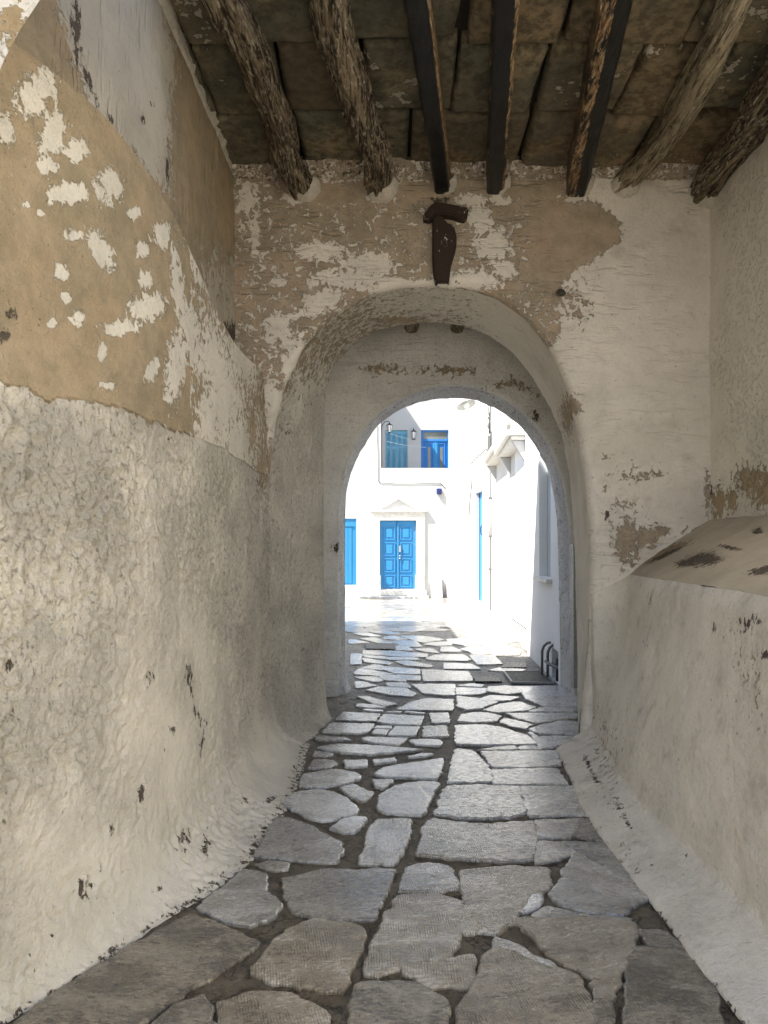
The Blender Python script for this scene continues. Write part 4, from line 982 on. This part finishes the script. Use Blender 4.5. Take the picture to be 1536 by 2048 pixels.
bx(bm, XB(640), XB(713), YB+.03, YB+.059, ZB(1053), ZB(1037), .004); bx(bm, XB(709.6), XB(713), YB+.03, YB+.0589, ZB(1170), ZB(1053)-.003, .003)
obj('boards', bm, M['blue'], d2)
# stone surround
sr = bh
bm = bmesh.new()
for a, b in ((743, 759.5), (832.5, 850)): bx(bm, XB(a), XB(b), YB-.05, YB+.05, ZB(1150), ZB(1041), .008)
bx(bm, XB(743), XB(850), YB-.052, YB+.05, ZB(1041)+.001, ZB(1028), .008); obj('door_frame', bm, M['marble'], bh)
for a, b in ((741, 761.5), (830.5, 849)):
    bm = bmesh.new(); bx(bm, XB(a), XB(b), YB-.09, YB+.05, ZB(1179), ZB(1150)-.002, .015); obj('plinth', bm, M['marble'], bh)
bm = bmesh.new(); bx(bm, XB(744), XB(852), YB-.07, YB+.02, ZB(1028)+.002, ZB(1024), .01); bx(bm, XB(741), XB(855), YB-.11, YB+.02, ZB(1024)+.002, ZB(1019), .01); obj('cornice', bm, M['marble'], bh)
bm = bmesh.new()
for (xa, ya, xb, yb) in ((755, 1017.5, 797, 991.5), (839, 1017.5, 797, 991.5)):
    a = Vector((XB(xa), YB-.06, ZB(ya))); b = Vector((XB(xb), YB-.06, ZB(yb))); n_ = Vector((0, 0, -.11))
    prism(bm, [a, b, b+n_, a+n_*.35+Vector(((b.x-a.x)*.12, 0, 0))], Vector((0, .09, 0)), .004)
obj('pediment', bm, M['marble'], bh)
bm = bmesh.new(); bx(bm, XB(741), XB(852), YB-.32, YB+.06, ZB(1190), ZB(1180)-.004, .015); obj('doorstep', bm, M['marble'], bh)
bm = bmesh.new(); bx(bm, XB(660), XB(856), YB-.55, YB+.01, 0, ZB(1190)-.004, .02); obj('doorstep', bm, M['white'], bh)
bm = bmesh.new(); prism(bm, [Vector((XB(862), YB-.35, 0)), Vector((XB(862), YB+.01, 0)), Vector((XB(862), YB+.01, .62)), Vector((XB(862), YB-.1, .60))], Vector((.35, 0, 0)), .02)
obj('buttress', bm, M['white'], bh)
bm = bmesh.new(); bx(bm, XB(893), XB(899), YB-.16, YB, 0, ZB(965), .02); obj('corner_strip', bm, M['white'], bh)
# terrace shutter and door
x0, x1, z1 = XB(771, YT), XB(815, YT), ZB(860, YT)
bm = bmesh.new(); bx(bm, x0, x1, YT+.09, YT+.12, 3.3, z1); ws = obj('shutter_window', bm, M['blue3'], bh, label='faded blue louvred window shutter on the terrace')
bm = bmesh.new(); wpan = (x1-x0)/4
for i in range(4):
    a = x0+i*wpan
    bx(bm, a+.005, a+.04, YT+.05, YT+.089, 3.3, z1-.01, .004); bx(bm, a+wpan-.04, a+wpan-.005, YT+.05, YT+.089, 3.3, z1-.01, .004)
    for z in (z1-.11, z1-.62, 3.4): bx(bm, a+.041, a+wpan-.041, YT+.055, YT+.088, z, z+.07, .003)
obj('shutter_frame', bm, M['blue3'], ws)
for i, part in [(i, q) for i in range(4) for q in (0, 1)]:
    bm = bmesh.new(); a = x0+i*wpan; z = (3.5, z1-.52)[part]
    while z < (z1-.67, z1-.15)[part]:
        prism(bm, [Vector((a+.042, YT+.06, z)), Vector((a+.042, YT+.085, z+.028)), Vector((a+.042, YT+.085, z+.036)), Vector((a+.042, YT+.06, z+.008))], Vector((wpan-.084, 0, 0)))
        z += .052
    obj('louvres', bm, M['blue3'], ws)
x0, x1 = XB(842, YT), XB(898, YT); zt = ZB(881, YT)
bm = bmesh.new(); bx(bm, x0, x0+.07, YT+.03, YT+.099, 3.3, z1); bx(bm, x1-.05, x1, YT+.03, YT+.099, 3.3, z1); bx(bm, x0+.071, x1-.051, YT+.03, YT+.099, z1-.06, z1); bx(bm, x0+.071, x1-.051, YT+.02, YT+.099, zt-.03, zt+.05, .006)
td = obj('terrace_door', bm, M['blue2'], bh, label='deep blue glazed double door with a fanlight on the terrace')
bm = bmesh.new(); bx(bm, x0+.072, x1-.052, YT+.06, YT+.075, zt+.052, z1-.062); obj('fanlight', bm, M['glass'], td)
mid = (x0+x1)/2+.02
for a, b in ((x0+.075, mid-.004), (mid+.004, x1-.055)):
    bm = bmesh.new(); bx(bm, a, b, YT+.06, YT+.095, 3.3, zt-.035)
    bx(bm, a+.07, a+.10, YT+.035, YT+.059, 3.35, zt-.12, .004); bx(bm, b-.10, b-.07, YT+.035, YT+.059, 3.35, zt-.12, .004); bx(bm, a+.07, b-.07, YT+.035, YT+.059, zt-.118, zt-.09, .004)
    lf = obj('leaf', bm, M['blue2'], td)
    m_ = (a+b)/2; bm = bmesh.new(); bx(bm, m_-.045, m_+.045, YT+.048, YT+.058, 3.6, zt-.22); obj('pane', bm, M['glass'], lf)
bm = bmesh.new()
for i in range(3): bx(bm, mid-.07+.05*i, mid-.035+.05*i, YT+.02, YT+.055, 3.3, zt-.07, .006)
obj('moulding', bm, simple('light_blue_paint', (.06, .35, .68), .45), td)
# terrace lanterns
def lantern(px, py, Y, wallY, label, side=False):
    c = W(px, py, Y); t_ = empty('wall_lantern', c, label=label, cat='lantern', group='black lanterns on the terrace wall')
    bm = bmesh.new(); lathe(bm, c, [(.01, .20), (.02, .17), (.10, .115), (.115, .105), (.10, .10)], 6); obj('cap', bm, M['iron'], t_); bm = bmesh.new(); lathe(bm, c, [(.06, -.15), (.065, -.13), (.05, -.125)], 6); obj('base', bm, M['iron'], t_)
    bm = bmesh.new(); lathe(bm, c, [(.052, -.124), (.085, .098)], 6); g = obj('lantern_glass', bm, M['milk'], t_)
    bm = bmesh.new()
    for k_ in range(6):
        a = 2*math.pi*k_/6; tube(bm, [c+Vector((.054*math.cos(a), .054*math.sin(a), -.125)), c+Vector((.088*math.cos(a), .088*math.sin(a), .10))], .007, 5)
    obj('bars', bm, M['iron'], t_)
    bm = bmesh.new(); e = Vector((-.26 if side else 0, 0 if side else (wallY-Y), 0))
    tube(bm, [c+Vector((0, 0, .19)), c+e*.2+Vector((0, 0, .24)), c+e*.6+Vector((0, 0, .22)), c+e*.95+Vector((0, 0, .08)), c+e+Vector((0, 0, -.05))], .012, 6); obj('bracket', bm, M['iron'], t_)
    bm = bmesh.new()
    if side: bx(bm, c.x-.30, c.x-.26, c.y-.04, c.y+.04, c.z-.12, c.z+.16)
    else: bx(bm, c.x-.04, c.x+.04, wallY-.03, wallY, c.z-.10, c.z+.16)
    obj('back_plate', bm, M['iron'], t_)
lantern(779, 857, 23.6, YT, 'black lantern on a side bracket above the louvred shutter', True)
lantern(827.5, 870, 24.35, YT, 'black lantern on the bare wall between shutter and terrace door')
for i, (a, b) in enumerate((((772, 863), (815, 877)), ((774, 883), (852, 895)))):
    bm = bmesh.new(); A_, B_ = W(*a, 23.5), W(*b, 24.5); tube(bm, [A_.lerp(B_, j/8)-Vector((0, 0, .03*math.sin(math.pi*j/8))) for j in range(9)], .007, 5)
    obj('clothesline', bm, simple('line_cord', (.6, .7, .75), .6), cat='clothesline', group='clotheslines across the terrace', label='thin pale clothesline across the top of the blue shutter' if i == 0 else 'thin pale clothesline lower down, running on to the blue terrace door')
def fcable(pts, r, label):
    bm = bmesh.new(); P = [W(x, y, YB-.015) for x, y in pts]; Q = []
    for a, b in zip(P, P[1:]): Q += [a.lerp(b, j/6)+Vector((0, 0, .006*math.sin(j+a.x*5))) for j in range(6)]
    tube(bm, Q+[P[-1]], r, 6); obj('wall_cable', bm, M['cable'], smooth=True, label=label, cat='cable')
fcable([(755, 850), (754, 870), (756, 900), (757, 945), (757, 963), (760, 966), (800, 968), (860, 967), (882, 967), (888, 974), (896, 979), (898, 965)], .009, 'thin grey cable looping under the terrace parapet')
bm = bmesh.new(); p = W(878, 983, YB); bx(bm, p.x-.08, p.x+.08, YB-.10, YB, p.z-.09, p.z+.09, .02); lt_ = obj('wall_box', bm, M['navy'], label='small navy blue box light on the white wall right of the pediment', cat='light')  # plain blue wall box, no lamp

# ---------------------------------------------------------------- left courtyard house, added sun-blocking and bounce masses behind camera, tree
bm = bmesh.new(); bx(bm, -5, -1.45, 8.35, 14.1, 0, 4.1, .05)
obj('white_house', bm, M['white'], label='low white house hidden left of the arch, casting the shade on the courtyard paving', cat='house')
bm = bmesh.new(); bx(bm, -5, -2.15, -1.3, 1.895, 0, 8.1); obj('white_house', bm, M['bounce_cream'], label='tall cream house behind the viewer on the left of the lane', cat='house')  # added out of view to block sun from the passage mouth
bm = bmesh.new(); bx(bm, 5.2, 9, -12, 1.6, 0, 5.2, .05); obj('white_house', bm, M['bounce_cream'], label='sunlit cream house behind the viewer on the right of the lane', cat='house')  # added out of view as a sunlit surface bouncing warm light inside
bm = bmesh.new(); bx(bm, -5, 5.5, 8.0, 8.001, 6.3, 6.301)
bm.free()
tr = empty('tree', (-2.35, 21.2, 0), label='small leafy tree left of the pediment door, hidden by the arch jamb', cat='tree')
bm = bmesh.new(); tube(bm, [(-2.35, 21.2, 0), (-2.3, 21.2, 1.2), (-2.2, 21.25, 2.4), (-2.1, 21.3, 3.2)], lambda i, a: .07-.015*i, 10); obj('trunk', bm, M['wood'], tr, smooth=True)
bm = bmesh.new(); rn = random.Random(5)
for i in range(900):
    th, ph_ = rn.uniform(0, 6.28), math.acos(rn.uniform(-1, 1)); r_ = rn.random()**.4
    c = Vector((-2.15+.75*r_*math.sin(ph_)*math.cos(th), 21.3+.75*r_*math.sin(ph_)*math.sin(th), 3.4+.9*r_*math.cos(ph_)))
    if noise.noise(c*1.8) < -.1: continue
    a = Vector((rn.gauss(0, 1), rn.gauss(0, 1), rn.gauss(0, 1))).normalized(); b = a.orthogonal().normalized(); s = rn.uniform(.05, .09)
    bm.faces.new([bm.verts.new(c+a*s), bm.verts.new(c+b*s*.5), bm.verts.new(c-a*s), bm.verts.new(c-b*s*.5)])
obj('crown', bm, simple('leaves', (.06, .11, .03), .6, 0, 3, .4), tr)

# ---------------------------------------------------------------- drains and covers
def plate(name, pts, mat, label, cat, z=.016, fr=None, group=None):
    P = [G(x, y) for x, y in pts]; t_ = empty(name, sum(P, Vector())/4, label=label, cat=cat, **({'group': group} if group else {}))
    bm = bmesh.new(); prism(bm, [p+Vector((0, 0, -.03)) for p in P], Vector((0, 0, .03+z))); obj('plate', bm, mat, t_)
    if fr:
        bm = bmesh.new(); c = sum(P, Vector())/4
        for i in range(4):
            a, b = P[i], P[(i+1) % 4]; d_ = (b-a).normalized(); n_ = Vector((-d_.y, d_.x, 0))
            if n_.dot(c-a) > 0: n_ = -n_
            prism(bm, [a-d_*.0, b+d_*.0, b+n_*.022, a+n_*.022], Vector((0, 0, z+.008)))
        obj('rim', bm, M['greymetal'], t_)
    return t_
plate('manhole_cover', [(1010, 1346), (1083, 1346), (1107, 1368), (1026, 1367)], M['cover'], 'dark square inspection cover in a pale metal rim, in front of the pipe niche', 'manhole cover', fr=1)
plate('drain_grate', [(947, 1356), (994, 1356), (1004, 1365), (951, 1365)], M['grate'], 'small pale metal drain grate left of the dark inspection cover', 'drain')
plate('drain_grate', [(731, 1288), (790, 1290), (792, 1300), (732, 1299)], M['grate'], 'narrow slotted drain grate set in the shaded courtyard paving on the left', 'drain')
plate('manhole_cover', [(1012, 1327), (1052, 1327), (1052, 1337), (1003, 1337)], M['grate'], 'small studded metal cover farther back beside the shaded wall', 'manhole cover')
